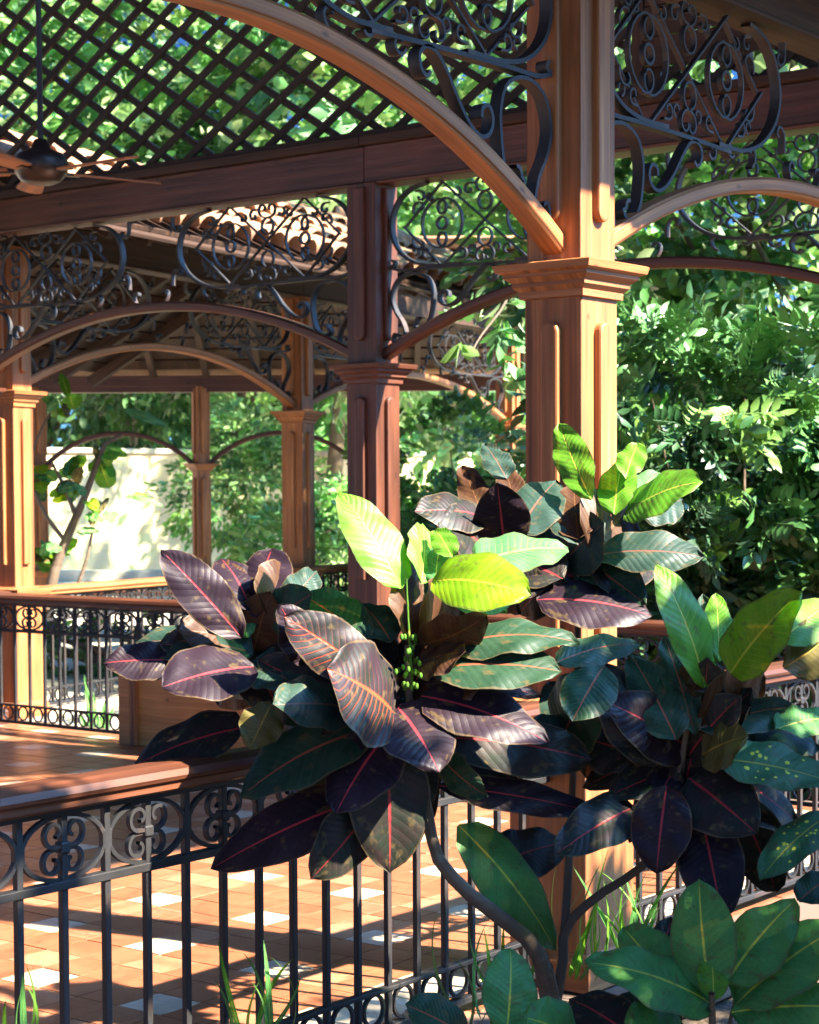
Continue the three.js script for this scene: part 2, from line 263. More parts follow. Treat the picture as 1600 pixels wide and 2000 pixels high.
// half of a spandrel: lists of [points, thickness, depth, offset]
function halfScroll() {
  const h = { chord_bar: [], oval_bar: [], diagonal_bar: [], scroll: [], rosette: [] };
  const TK = .015, TD = .042;
  h.chord_bar.push([[...walk(.155, 2.945, .6, [[.008, .022, -3.9]]).map(p => p), ...smooth([[.15, 2.905], [.22, 2.888], [.4, 2.888], [.77, 2.884], [1.1, 2.874]], 14)], TK, TD, 0]);
  h.oval_bar.push([smooth([[1.0, 2.892], [1.2, 2.893], [1.36, 2.945], [1.47, 3.04], [1.505, 3.14], [1.47, 3.26], [1.38, 3.34], [1.25, 3.374]], 26), TK, TD, .001]);
  h.oval_bar.push([smooth([[.62, 2.9], [.42, 2.902], [.28, 2.94], [.18, 3.03], [.148, 3.14], [.18, 3.26], [.27, 3.34], [.4, 3.374]], 26), TK, TD, .001]);
  h.scroll.push([[...walk(.352, 2.61, 2.6, [[.012, .03, 2.2]]), ...smooth([[.302, 2.575], [.33, 2.548], [.375, 2.555], [.417, 2.6], [.437, 2.68], [.44, 2.755], [.4, 2.835], [.29, 2.868], [.188, 2.83], [.148, 2.735], [.176, 2.655], [.223, 2.59], [.243, 2.52], [.222, 2.468], [.18, 2.462], [.157, 2.495], [.17, 2.528], [.194, 2.52]], 56)], .013, TD, 0]);
  h.scroll.push([smooth([[.812, 2.805], [.83, 2.79], [.858, 2.803], [.868, 2.845], [.835, 2.874], [.785, 2.868], [.735, 2.825], [.67, 2.75], [.6, 2.688], [.545, 2.668], [.5, 2.683], [.483, 2.722], [.505, 2.755], [.54, 2.745], [.545, 2.72]], 44), .013, TD, 0]);
  h.scroll.push([walk(.93, 2.85, -1.2, [[.03, .026, 2.4], [.026, .008, 3.6]]), .01, .035, 0]);
  h.scroll.push([walk(1.13, 2.868, -2.2, [[.028, .024, -2.2], [.022, .008, -3.6]]), .01, .035, 0]);
  const T = .0085, D = .02, cy = 3.135;
  for (const [a, b, z] of [[[.24, cy], [.5, 3.372], .008], [[.5, 2.896], [1.08, 3.372], .008], [[1.08, 2.896], [1.36, cy], .008], [[.24, cy], [.5, 2.896], -.012], [[.5, 3.372], [1.08, 2.896], -.012], [[1.08, 3.372], [1.36, cy], -.012]]) h.diagonal_bar.push([[a, b], T, D, z]);
  for (const cx of [.5, 1.08]) {
    h.rosette.push([ringPts(cx, cy, .034, .034, 14), .011, .022, 0, true]);
    for (const s of [1, -1]) for (const q of [1, -1]) {
      const pts = curlIn(-.142, 0, Math.PI / 2, -1, .142, 1.25, .062, .014, 4.6).map(([x, y]) => [cx + s * x, cy + q * y]);
      h.rosette.push([pts, T + .001, D, .003 * s]);
    }
  }
  for (const [cx, yy, s] of [[.79, cy + .1, 1], [.79, cy - .1, -1]]) {
    h.scroll.push([ringPts(cx, yy, .045, .05, 14), T, D, .004, true]);
    for (const q of [1, -1]) h.scroll.push([walk(cx, yy + s * .05, q > 0 ? 0 : Math.PI, [[.09, .07, q * s * .5], [.045, .035, q * s * 1.6], [.03, .01, q * s * 3.6]]), T, D, -.004 * q]);
  }
  for (const q of [1, -1]) { h.scroll.push([walk(.3, cy + q * .07, q * 1.9, [[.05, .04, -q * 2], [.03, .01, -q * 3.2]]), T, D, 0]); h.scroll.push([walk(1.3, cy + q * .06, q * 1.2, [[.05, .04, q * 2], [.03, .01, q * 3.2]]), T, D, 0]); }
  for (const [x, y, s] of [[.37, 3.33, 1], [.66, 3.34, -1], [.92, 3.34, 1], [1.22, 3.33, -1], [.37, 2.945, -1], [.66, 2.93, 1], [.92, 2.93, -1], [1.22, 2.945, 1]]) {
    const q = y > cy ? -1 : 1; h.scroll.push([walk(x - s * .055, y, s > 0 ? 0 : Math.PI, [[.03], [.03, .026, q * s * 2.2], [.024, .008, q * s * 3.4]]), T, D, .002]);
    h.scroll.push([walk(x + s * .05, y + q * .02, s > 0 ? Math.PI : 0, [[.02, .024, -q * s * 2.4], [.022, .008, -q * s * 3]]), T, D, -.006]);
  }
  h.scroll.push([walk(1.56, 3.36, -1.57, [[.05], [.05, .045, -1.2], [.03, .01, -3.8]]), .01, .03, 0], [walk(1.56, 2.93, 1.57, [[.05], [.05, .045, 1.2], [.03, .01, 3.8]]), .01, .03, 0]);
  h.scroll.push([walk(1.28, 2.84, .5, [[.06, .05, .9], [.03, .01, 3.6]]), .01, .03, 0], [walk(1.62, 2.84, 2.4, [[.06, .05, -.8], [.03, .01, -3.6]]), .01, .03, 0]);
  return h;
}
const HALF = halfScroll();
function makeScrollwork(L, label, pos, turn, lift = 0) {
  const up = y => y > 2.87 ? 3.38 - (3.38 - y) * (.51 - lift) / .51 : y + lift * cl((y - 2.4) / .4);
  const t = thing('scrollwork_panel', label, 'ironwork', pos, turn, 'wrought iron panels over the arches'), kx = (L / 2 - .01) / 1.735;
  for (const key of Object.keys(HALF)) HALF[key].forEach((e) => {
    for (const m of [0, 1]) {
      const pts = e[0].map(([x, y]) => [m ? L - (.11 + (x - .11) * kx) : .11 + (x - .11) * kx, up(y)]);
      part(key, ribbon(pts, e[1], e[2], e[3] ?? 0, e[4]), M.iron, t);
    }
  });
  return t;
}
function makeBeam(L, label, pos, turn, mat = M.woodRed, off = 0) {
  const t = thing('beam', label, 'beam', pos, turn, 'roof beams over the arches');
  part('girder', box(L - .002, beamH - .02, .15, L / 2, beamY + .02 + (beamH - .02) / 2, 0, 0, .006, off), mat, t);
  part('bead_moulding', box(L - .006, .022, .185, L / 2, beamY + .009, 0, 0, .008, off + .3), mat, t);
  part('wall_plate', box(L - .004, .05, .24, L / 2, beamY + beamH + .027, 0, 0, .004, off + .6), M.woodDark, t);
  return t;
}
// railing: balusters .139 apart, scroll band under the handrail, rings at the foot
function motifs() {
  const mid = .7725, out = {};
  out.oval = ribbon(ringPts(0, mid, .132, .079, 26), .011, .014, 0, true);
  const g = [];
  for (const s of [1, -1]) for (const q of [1, -1]) g.push(ribbon(walk(.004, 0, 0, [[.03], [.026, .03, 1.7], [.03, .009, 4.6]]).map(([x, y]) => [s * x, mid + q * (y + .004)]), .009, .014, .003 * q));
  for (const s of [1, -1]) g.push(box(.016, .05, .018, s * .132, mid, 0, 1, .003));
  out.scroll = merge(g); out.collar = box(.03, .03, .03, 0, .7725, 0, 1, .006);
  out.ring = ribbon(ringPts(0, .115, .046, .046, 16), .009, .012, 0, true);
  out.baluster = box(.019, .80, .019, 0, .455, 0, 1, .003);
  return out;
}
const MO = motifs();
function makeRailing(L, label, pos, turn, wood = M.woodRed, off = 0) {
  const t = thing('railing', label, 'railing', pos, turn, 'wrought iron railings with wooden handrails'), x0 = .155, x1 = L - .155, w = x1 - x0;
  const s = new THREE.Shape(); [[-.062, .9], [-.066, .91], [-.058, .926], [-.03, .938], [.03, .938], [.058, .926], [.066, .91], [.062, .9], [.05, .893], [.05, .876], [.035, .868], [-.035, .868], [-.05, .876], [-.05, .893]].forEach(([z, y], i) => i ? s.lineTo(z, y) : s.moveTo(z, y)); s.closePath();
  const hg = new THREE.ExtrudeGeometry(s, { depth: w, bevelEnabled: false }); hg.rotateY(Math.PI / 2); hg.translate(x0, 0, 0);
  part('handrail', gridUV(hg, 0, off), wood, t);
  part('rail_bar', box(w, .016, .034, (x0 + x1) / 2, .86, 0, 0, .003), M.ironDark, t);
  part('rail_bar', box(w, .022, .03, (x0 + x1) / 2, .682, 0, 0, .003), M.ironDark, t);
  part('rail_bar', box(w, .014, .03, (x0 + x1) / 2, .168, 0, 0, .003), M.ironDark, t);
  part('rail_bar', box(w, .02, .034, (x0 + x1) / 2, .052, 0, 0, .003), M.ironDark, t);
  const n = 2 * Math.floor(w / .139 / 2), st = w / n;
  for (let i = 0; i <= n; i++) {
    const x = x1 - i * st; if (i > 0 && i < n) { part('baluster', MO.baluster, M.ironDark, t).position.x = x; if (i % 2) { for (const k of ['oval', 'scroll']) { const m = part(k, MO[k], M.ironDark, t); m.position.x = x; m.scale.x = st / .139; } part('collar', MO.collar, M.ironDark, t).position.x = x; } }
    if (i < n) part('ring', MO.ring, M.ironDark, t).position.x = x - st / 2;
  }
  return t;
}
function bay(p, q, what, names, o = {}) {
  const dx = q[0] - p[0], db = q[1] - p[1], L = Math.hypot(dx, db), turn = Math.atan2(db, dx), pos = W(p[0], p[1], 0);
  if (names.arch) { const t = thing('arch', names.arch, 'arch', pos, turn, 'wooden arches between the posts'); part('arch_band', archGeo(L, o.rise), o.archWood ?? M.wood, t); }
  if (names.iron) makeScrollwork(L, names.iron, pos, turn, o.lift ?? 0);
  if (names.beam) makeBeam(L, names.beam, pos, turn, o.wood ?? M.woodRed, o.off ?? 0);
  if (names.rail) makeRailing(L, names.rail, pos, turn, o.railWood ?? M.woodRed, o.off ?? 0);
}
bay(P.P0, P.P1, 0, { arch: 'sunlit wooden arch sweeping up and left from the big front post', iron: 'grey iron scrollwork above the arch left of the big front post', beam: 'beam over the front arch, above the top edge of the picture', rail: 'iron railing with wooden handrail across the lower left foreground' }, { off: .1, rise: .5, lift: .055 });
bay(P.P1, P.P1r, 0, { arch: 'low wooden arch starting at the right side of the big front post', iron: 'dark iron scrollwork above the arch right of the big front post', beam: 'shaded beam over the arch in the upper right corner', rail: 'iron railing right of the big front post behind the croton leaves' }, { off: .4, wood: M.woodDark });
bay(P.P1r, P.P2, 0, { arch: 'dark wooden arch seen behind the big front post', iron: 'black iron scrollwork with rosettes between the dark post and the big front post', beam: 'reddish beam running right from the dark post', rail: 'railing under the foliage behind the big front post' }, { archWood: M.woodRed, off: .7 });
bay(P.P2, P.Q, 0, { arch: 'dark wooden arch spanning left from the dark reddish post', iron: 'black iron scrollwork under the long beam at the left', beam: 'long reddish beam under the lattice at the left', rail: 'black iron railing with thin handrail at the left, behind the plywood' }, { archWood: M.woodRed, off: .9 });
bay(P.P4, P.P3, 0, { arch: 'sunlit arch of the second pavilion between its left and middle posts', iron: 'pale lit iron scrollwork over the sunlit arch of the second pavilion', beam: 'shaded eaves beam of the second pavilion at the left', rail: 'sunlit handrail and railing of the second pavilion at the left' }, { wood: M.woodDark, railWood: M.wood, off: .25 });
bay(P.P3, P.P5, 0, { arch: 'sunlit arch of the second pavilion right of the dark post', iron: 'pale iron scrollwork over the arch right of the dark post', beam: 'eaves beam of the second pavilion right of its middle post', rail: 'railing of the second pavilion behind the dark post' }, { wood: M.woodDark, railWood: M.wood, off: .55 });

// ---------------------------------------------------------------- lattice clerestory above the beams, boarded roof on top
const latticeTop = 5.35, latticeFoot = beamY + beamH + .055;
{
  const rnd = RNG(5), w = .043, H = latticeTop - latticeFoot, ang = .555, dw = .335;
  function slats(parent, x0, x1, y0, y1) {
    for (const s of [1, -1]) for (let c = -9; c < 14; c += dw) {
      const k = s * Math.tan(ang), pts = [], c0 = c + (rnd() - .5) * .012;
      for (const y of [y0, y1]) { const x = c0 + (y - y0) / k; if (x >= x0 && x <= x1) pts.push([x, y]); }
      for (const x of [x0, x1]) { const y = y0 + (x - c0) * k; if (y > y0 && y < y1) pts.push([x, y]); }
      if (pts.length < 2) continue; const L = Math.hypot(pts[1][0] - pts[0][0], pts[1][1] - pts[0][1]); if (L < .07) continue;
      const m = part('slat', box(L, w, .022, 0, 0, 0, 0, 0, rnd()), M.lath, parent); m.position.set((pts[0][0] + pts[1][0]) / 2, (pts[0][1] + pts[1][1]) / 2, s * .0115); m.rotation.z = s * ang + (rnd() - .5) * .006;
    }
  }
  const lat = thing('lattice_screen', 'diagonal wooden lattice above the long beam with bright foliage showing through', 'lattice', W(3.392, 0, 0), Math.PI / 2, 'lattice screens under the main roof');
  slats(lat, 1.76, 8.2, latticeFoot, latticeTop);
  part('edge_batten', box(6.5, .05, .07, 4.97, latticeFoot + .02, 0, 0, .004), M.woodDark, lat); part('edge_batten', box(.07, H, .08, 1.74, latticeFoot + H / 2, 0, 1, .004), M.woodDark, lat);
  const bd = thing('board_screen', 'dark boarding under the roof in the upper right corner', 'boarding', W(3.392, 0, 0), Math.PI / 2);
  for (let i = 0; i < 10; i++) part('board', box(3.2, .152, .024, .1 + (rnd() - .5) * .03, latticeFoot + .22 + i * .158, -.02 + (rnd() - .5) * .005, 0, .003, rnd()), M.woodDark, bd);
  for (let i = 0; i < 7; i++) part('stud', box(.06, H, .05, -1.4 + i * .51, latticeFoot + H / 2, .03, 1, .004, rnd()), M.woodDark, bd);
  slats(bd, -1.5, 1.66, latticeFoot, latticeFoot + .2);
  const fl = thing('lattice_screen', 'lattice above the front beam, over the top edge of the picture', 'lattice', V(-3.4, 0, 0), 0, 'lattice screens under the main roof');
  slats(fl, 0, 6.8, latticeFoot, latticeTop);
  // main roof: boards on rafters, two slopes, and the front eaves
  const roof = thing('main_roof', 'boarded main roof over the near pavilion, above the top edge of the picture', 'roof', W(0, 0, latticeTop), 0), pa = .45;
  for (const s of [1, -1]) {
    for (let i = 0; i < 19; i++) { const d = .1 + i * .22; const m = part('board', box(.215, .025, 10, 0, 0, 0, 2, 0, rnd()), M.woodDark, roof); m.position.set(s * (3.9 - d * Math.cos(pa)), .02 + d * Math.sin(pa), -4); m.rotation.z = -s * pa; }
    for (let i = 0; i < 9; i++) { const m = part('rafter', box(4.2, .1, .06, 0, 0, 0, 0, 0, rnd()), M.woodDark, roof); m.position.set(s * (3.9 - 2.1 * Math.cos(pa)), -.05 + 2.1 * Math.sin(pa), .4 - i * 1.1); m.rotation.z = -s * pa; }
  }
  const ev = thing('front_eaves', 'boarded eaves over the front arches, above the top edge of the picture', 'eaves', V(0, latticeFoot + .12, 0), 0);
  for (let i = 0; i < 6; i++) { const m = part('board', box(7.4, .024, .178, 0, -.02 - i * .018, .16 + i * .18, 0, 0, rnd()), M.woodDark, ev); m.rotation.x = .1; }
  for (let i = 0; i < 13; i++) { const m = part('rafter', box(.06, .08, 1.1, -3.5 + i * .58, -.12, .58, 2, 0, rnd()), M.woodDark, ev); m.rotation.x = .1; }
}

// ---------------------------------------------------------------- ceiling fan under the lattice
{
  const c = at(80, 325, 9.4), f = thing('ceiling_fan', 'dark ceiling fan hanging under the lattice at the left', 'ceiling fan', c, 0);
  part('down_rod', tube([V(0, .1, 0), V(.0, .6, 0), V(-.02, 1.25, 0)], .014, .014, 4, 8), M.fanMetal, f);
  part('motor', new THREE.LatheGeometry([[0, -.09], [.06, -.088], [.1, -.07], [.13, -.03], [.135, .02], [.11, .06], [.05, .085], [.03, .13], [0, .135]].map(([x, y]) => new THREE.Vector2(x, y)), 24), M.fanMetal, f);
  for (let i = 0; i < 5; i++) {
    const g = new THREE.Group(); g.name = 'blade_assembly'; g.rotation.y = i * Math.PI * .4 + .95;
    const s = new THREE.Shape(); s.moveTo(.16, -.045); s.lineTo(.56, -.068); s.absarc(.58, 0, .068, -Math.PI / 2, Math.PI / 2, false); s.lineTo(.16, .045); s.closePath();
    const bg = new THREE.ExtrudeGeometry(s, { depth: .01, bevelEnabled: false, curveSegments: 6 }); bg.rotateX(-Math.PI / 2 + .2); gridUV(bg, 0);
    const b = part('blade', bg, M.wood, f); b.rotation.y = g.rotation.y; b.position.y = -.03;
    const k = part('blade_arm', box(.12, .01, .04, .15, -.03, 0, 0, .003), M.fanMetal, f); k.rotation.y = g.rotation.y;
  }
}

// ---------------------------------------------------------------- second pavilion roof: clay barrel tiles, hipped at the far end
{
  const E0 = [3.6, 6.1], ux = .985, ub = .174, tp = .5, pa = Math.atan(tp), L = 7.1, N = 1.35;
  const r = thing('tiled_roof', 'sunlit clay tile roof of the second pavilion behind the scrollwork', 'roof');
  const X = W(ux, ub, 0), Yh = W(-ub, ux, 0), Y = Yh.clone().multiplyScalar(Math.cos(pa)).add(V(0, Math.sin(pa), 0)), Z = X.clone().cross(Y);
  r.applyMatrix4(new THREE.Matrix4().makeBasis(X, Y, Z).setPosition(W(E0[0], E0[1], 3.45)));
  const SL = N / Math.cos(pa), rnd = RNG(9);
  const tw = .24, tl = .46, halfTile = (len) => { const g = new THREE.CylinderGeometry(tw * .42, tw * .5, len, 8, 1, true, -Math.PI / 2, Math.PI); return g; };
  const tg = halfTile(tl);
  for (let j = 0; j * .4 < SL; j++) for (let i = 0; i < 32; i++) {
    const x = .06 + i * tw + (rnd() - .5) * .02, y = j * .4 + .18; if (x > L - y * Math.cos(pa) + .1) continue;
    const m = part('roof_tile', tg, M.rooftile[Math.floor(rnd() * 3)], r); m.position.set(x, y, .075 + (rnd() - .5) * .012); m.rotation.set(-.07 + (rnd() - .5) * .04, 0, (rnd() - .5) * .05);
  }
  const poly = (pts, z) => { const s = new THREE.Shape(); pts.forEach(([x, y], i) => i ? s.lineTo(x, y) : s.moveTo(x, y)); s.closePath(); const g = new THREE.ExtrudeGeometry(s, { depth: .03, bevelEnabled: false }); g.translate(0, 0, z); return gridUV(g, 1); };
  part('roof_deck', poly([[0, 0], [L, 0], [L - N, SL], [0, SL]], .0), M.woodDark, r);
  part('fascia_board', box(L, .1, .03, L / 2, -.03, -.02, 0, .004), M.woodDark, r);
  for (let i = 0; i < 15; i++) { const x = .25 + i * .46, len = Math.min(SL, (L - x) / Math.cos(pa)); part('rafter', box(.06, len, .1, x, len / 2, -.052, 1, .004, rnd()), M.woodDark, r); }
  for (let i = 0; i < 9; i++) { const q = part('hip_tile', halfTile(.5), M.rooftile[i % 3], r), f = i / 8.5; q.position.set(L - f * N, f * SL, .13); q.rotation.z = Math.atan2(N, SL); }

  // far slope and hip end: underside boards over rafters, clay showing between the boards
  const f = thing('far_roof_slope', 'shaded roof underside of the second pavilion with rafters', 'roof');
  const Y2 = Yh.clone().multiplyScalar(Math.cos(pa)).add(V(0, -Math.sin(pa), 0)), Z2 = X.clone().cross(Y2);
  const top = W(E0[0], E0[1], 3.45).addScaledVector(Y, SL);
  f.applyMatrix4(new THREE.Matrix4().makeBasis(X, Y2, Z2).setPosition(top));
  for (let i = 0; i < 14; i++) part('board', box(8, .175, .022, 1.4, .1 + i * .205, .0, 0, .003, rnd()), M.woodDark, f);
  part('under_tiles', box(8, 3.0, .03, 1.4, 1.5, .05, 0, 0), M.rooftile[0], f);
  for (let i = 0; i < 14; i++) part('rafter', box(.07, 2.95, .11, -2.3 + i * .58, 1.48, -.07, 1, .004, rnd()), M.woodDark, f);
  const fb = thing('beam', 'far eaves beam under the roof underside of the second pavilion', 'beam', W(E0[0], E0[1], 0).addScaledVector(Yh, 4.6), Math.atan2(ub, ux), 'roof beams over the arches');
  part('girder', box(8, .2, .16, 1.4, 3.5, 0, 0, .006), M.woodDark, fb);
}

// ---------------------------------------------------------------- third pavilion far behind: three slim posts, beam, arches, roof
{
  const p6 = [11.355, 12.516], d = [-1.2, 1.54], pts = [-1, 0, 1, 2].map(k => [p6[0] + d[0] * k, p6[1] + d[1] * k]);
  const lab = ['slim far post hidden behind the second pavilion post', 'slim far post seen through the sunlit arch, lit at its foot', 'slim far post beside the leafy young tree', 'slim far post behind the bright left post'];
  const turn = Math.atan2(d[1], d[0]);
  pts.forEach((p, i) => { const t = makePost(lab[i], W(...p, -.13), turn + .5, M.wood, { w: .085, k: .89, off: i * .3, group: 'slim posts of the far pavilion' }); });
  for (let i = 0; i < 3; i++) {
    const a = thing('arch', ['thin far arch right of the slim far post', 'thin far arch between the two slim far posts', 'thin far arch at the left behind the young tree'][i], 'arch', W(...pts[i], -.47), turn, 'thin arches of the far pavilion');
    const g = archGeo(1.95); g.scale(1, 1, .8); part('arch_band', g, M.woodRed, a);
  }
  const b = thing('beam', 'low beam of the far pavilion seen through the sunlit arch', 'beam', W(...pts[0], -.5), turn, 'roof beams over the arches');
  part('girder', box(9, .2, .14, 2.5, 3.42, 0, 0, .006), M.woodRed, b);
  const r = thing('far_pavilion_roof', 'shaded tile roof underside of the far pavilion', 'roof', W(...pts[0], 2.98), turn);
  const rnd = RNG(31), ang = .42; // rises towards the camera
  const sub = (w, l, th, x, y, z, mat, name) => { const m = part(name, box(w, th, l, 0, 0, 0, 2, .003, rnd()), mat, r); m.position.set(x, z + Math.sin(ang) * y, -Math.cos(ang) * y); m.rotation.x = ang; };
  for (let i = 0; i < 10; i++) sub(9.4, .22, .022, 2.5, .16 + i * .27, .1, M.woodDark, 'board');
  sub(9.6, 3.1, .03, 2.5, 1.35, .14, M.rooftile[0], 'under_tiles');
  for (let i = 0; i < 15; i++) sub(.07, 3, .1, -1.9 + i * .63, 1.4, .03, M.woodDark, 'rafter');
}

// ---------------------------------------------------------------- plywood infill, plaza walls, steps
{
  const t = thing('plywood_panel', 'orange plywood sheet standing against the back railing', 'panel', W(3.30, 3.72, 0), Math.PI / 2);
  part('sheet', box(1.86, .46, .02, .93, .232, 0, 0, .002), M.plywood, t);
  part('support_batten', box(.05, .45, .035, .1, .226, -.03, 1, .003), M.wood, t); part('support_batten', box(.05, .45, .035, 1.7, .226, -.03, 1, .003), M.wood, t);

  const wall = thing('garden_wall', 'sunlit pale plaster wall across the bright plaza', 'wall', at(300, 1000, 37).setY(-.13), -.25);
  part('wall_body', box(13, 2.5, .3, 1.5, 1.25, 0, 0, .02), M.plaster, wall); part('coping', box(13.1, .1, .42, 1.5, 2.552, 0, 0, .02), M.stone, wall);
  const st = thing('stone_steps', 'low white stone steps on the bright plaza', 'steps', at(480, 1050, 30).setY(-.13), TH - Math.PI / 2);
  for (let i = 0; i < 3; i++) part('step', box(8.5, .17, .5, 0, .085 + i * .172, i * -.42, 0, .015), M.stone, st);
  const lw = thing('low_wall', 'low pale stone wall beyond the second pavilion', 'wall', at(620, 1040, 27).setY(-.13), TH - Math.PI / 2);
  part('wall_body', box(4, .62, .35, .6, .31, 0, 0, .015), M.stone, lw); part('coping', box(4.1, .07, .45, .6, .657, 0, 0, .015), M.paving, lw);
  const bn = thing('bench', 'thin slab bench on the plaza behind the young tree', 'bench', at(270, 1085, 25).setY(-.13), TH - Math.PI / 2);
  part('seat', box(1.3, .06, .4, 0, .45, 0, 0, .01), M.woodRed, bn); for (const s of [-1, 1]) part('leg', box(.06, .42, .3, s * .5, .21, 0, 1, .01), M.iron, bn);
}

// ---------------------------------------------------------------- foliage: trees, shrubs, hedge
function leafGeo(l, w, fold = .25, droop = .2) {          // small folded leaf along +y, eight triangles
  const P = [[0, 0, 0], [0, l * .35, 0], [0, l * .7, -droop * l * .12], [0, l, -droop * l * .4], [-w / 2, l * .42, fold * w / 2], [w / 2, l * .42, fold * w / 2], [-w * .36, l * .75, fold * w * .3 - droop * l * .15], [w * .36, l * .75, fold * w * .3 - droop * l * .15]];
  const I = [0, 1, 4, 0, 5, 1, 1, 6, 4, 1, 2, 6, 1, 5, 7, 1, 7, 2, 2, 3, 6, 2, 7, 3];
  const g = new THREE.BufferGeometry(); g.setAttribute('position', new THREE.Float32BufferAttribute(P.flat(), 3)); g.setAttribute('uv', new THREE.Float32BufferAttribute(P.map(p => [p[0], p[1]]).flat(), 2)); g.setIndex(I); g.computeVertexNormals(); return g;
}
function sprigGeo(n, l, w, span) {                        // pinnate sprig: leaflets both sides of a stalk
  const gs = []; for (let i = 0; i < n; i++) for (const s of [-1, 1]) { const g = leafGeo(l * (1 - .3 * Math.abs(i / n - .4)), w, .2, .5); g.rotateX(-.25 - .1 * (i % 2)); g.rotateZ(s * -.95); g.translate(0, span * (i + .4) / n, 0); gs.push(g); }
  const e = leafGeo(l, w, .2, .5); e.translate(0, span, 0); gs.push(e);
  const st = new THREE.BoxGeometry(.004, span, .004); st.translate(0, span / 2, 0); gs.push(st);
  return merge(gs);
}
const foliage = (trans, rough = .55) => new THREE.MeshPhysicalMaterial({ color: 0xffffff, roughness: rough, transmission: trans, thickness: 0, side: THREE.DoubleSide });
M.leafTree = foliage(.5, .6); M.leafGloss = foliage(.2, .42);
const G = { broad: leafGeo(.2, .09), small: leafGeo(.13, .06), big: leafGeo(.3, .13, .3, .4), sprig: sprigGeo(4, .1, .042, .22), fine: sprigGeo(6, .06, .02, .26) };
const q0 = new THREE.Quaternion(), q1 = new THREE.Quaternion(), mt = new THREE.Matrix4(), col = new THREE.Color();
function crown(parent, geo, mat, blobs, count, pal, seed, size = [.75, 1.3], name = 'crown') {
  const r = RNG(seed), tot = blobs.reduce((s, b) => s + b[3] * b[4] * b[5], 0), mats = [], cols = [];
  for (const [x, y, z, rx, ry, rz] of blobs) {
    const n = Math.round(count * rx * ry * rz / tot), nc = Math.max(6, Math.round(n / 26));
    for (let c = 0; c < nc; c++) {
      const u = r() * 2 - 1, ph = r() * 6.2832, s = Math.sqrt(1 - u * u), k = .55 + .5 * Math.sqrt(r());
      const d = V(s * Math.cos(ph), u, s * Math.sin(ph)), cx = x + d.x * rx * k, cy = y + d.y * ry * k, cz = z + d.z * rz * k;
      const cr = (.14 + .16 * r()) * Math.min(rx, ry, rz, 2), hue = r(), tone = pal[Math.floor(r() * pal.length)];
      for (let i = 0; i < Math.round(n / nc); i++) {
        const p = V(r() + r() - 1, (r() + r() - 1) * .7, r() + r() - 1).multiplyScalar(cr * 1.3);
        const dir = d.clone().multiplyScalar(.6).add(V(r() - .5, r() * .5 - .45, r() - .5).multiplyScalar(1.3)).normalize();
        q0.setFromUnitVectors(V(0, 1, 0), dir); q1.setFromAxisAngle(V(0, 1, 0), r() * 6.2832); q0.multiply(q1);
        const sc = size[0] + (size[1] - size[0]) * r();
        mats.push(mt.compose(V(cx + p.x, cy + p.y, cz + p.z), q0, V(sc, sc, sc)).clone());
        const f = .75 + .5 * r(); cols.push([tone[0] * f, tone[1] * f * (.92 + .16 * hue), tone[2] * f]);
      }
    }
  }
  const im = new THREE.InstancedMesh(geo, mat, mats.length); im.name = name; im.userData.kind = 'stuff'; im.castShadow = im.receiveShadow = true;
  mats.forEach((m, i) => { im.setMatrixAt(i, m); im.setColorAt(i, col.setRGB(...cols[i])); });
  parent.add(im); return im;
}
const PAL = {
  mid: [[.07, .2, .045], [.1, .24, .05], [.055, .16, .04], [.15, .3, .055]],
  lime: [[.13, .36, .07], [.18, .42, .08], [.1, .3, .08], [.26, .47, .1], [.07, .22, .06], [.36, .52, .2]],
  dark: [[.035, .11, .035], [.05, .14, .04], [.07, .18, .045], [.026, .08, .028]],
  gold: [[.24, .27, .05], [.3, .3, .06], [.15, .23, .04]],
};
function tree(label, pos, H, blobs, geo, mat, count, pal, seed, o = {}) {
  const t = thing(o.name ?? 'tree', label, o.cat ?? 'tree', pos, 0, o.group ?? 'trees around the pavilions'), r = RNG(seed + 100);
  const lean = V((r() - .5) * .6, 0, (r() - .5) * .6), r0 = o.r ?? .16;
  if (H > 0) part('trunk', tube([V(0, -.3, 0), V(lean.x * .3, H * .4, lean.z * .3), V(lean.x, H, lean.z)], r0, r0 * .5, 10, 9), M.bark, t);
  for (const b of blobs.slice(0, 6)) part('limb', tube([V(lean.x * .7, H * .75, lean.z * .7), V((lean.x + b[0]) / 2, (H * .8 + b[1]) / 2 + .1, (lean.z + b[2]) / 2), V(b[0], b[1] + b[4] * .4, b[2])], r0 * .45, r0 * .12, 7, 6), M.bark, t);
  crown(t, geo, mat, blobs, count, pal, seed, o.size);
  return t;
}
const ground = (x, Z, y = -.15) => at(x, 960, Z).setY(y);
function blobsRand(seed, n, R, y0, y1, b) { const r = RNG(seed); return Array.from({ length: n }, () => { const a = r() * 6.28, k = R * Math.sqrt(r()), s = b * (.7 + .6 * r()); return [Math.cos(a) * k, y0 + (y1 - y0) * r(), Math.sin(a) * k, s, s * .8, s]; }); }
tree('tall sunlit tree behind the lattice at the far left', ground(-60, 40), 5, blobsRand(1, 14, 4.6, 4.6, 13, 2.6), G.broad, M.leafTree, 14000, PAL.lime, 1, { size: [1.2, 2.1], r: .25 });
tree('pale green tree behind the left half of the lattice', ground(250, 44), 6, blobsRand(2, 14, 4.6, 6.4, 14, 2.7), G.broad, M.leafTree, 14000, PAL.lime, 2, { size: [1.2, 2.1], r: .25 });
tree('dark green tree behind the slim far post', ground(460, 41), 4.5, blobsRand(3, 12, 3.0, 4.0, 11, 2.2), G.broad, M.leafTree, 11000, PAL.mid, 3, { size: [1.1, 1.9], r: .22 });
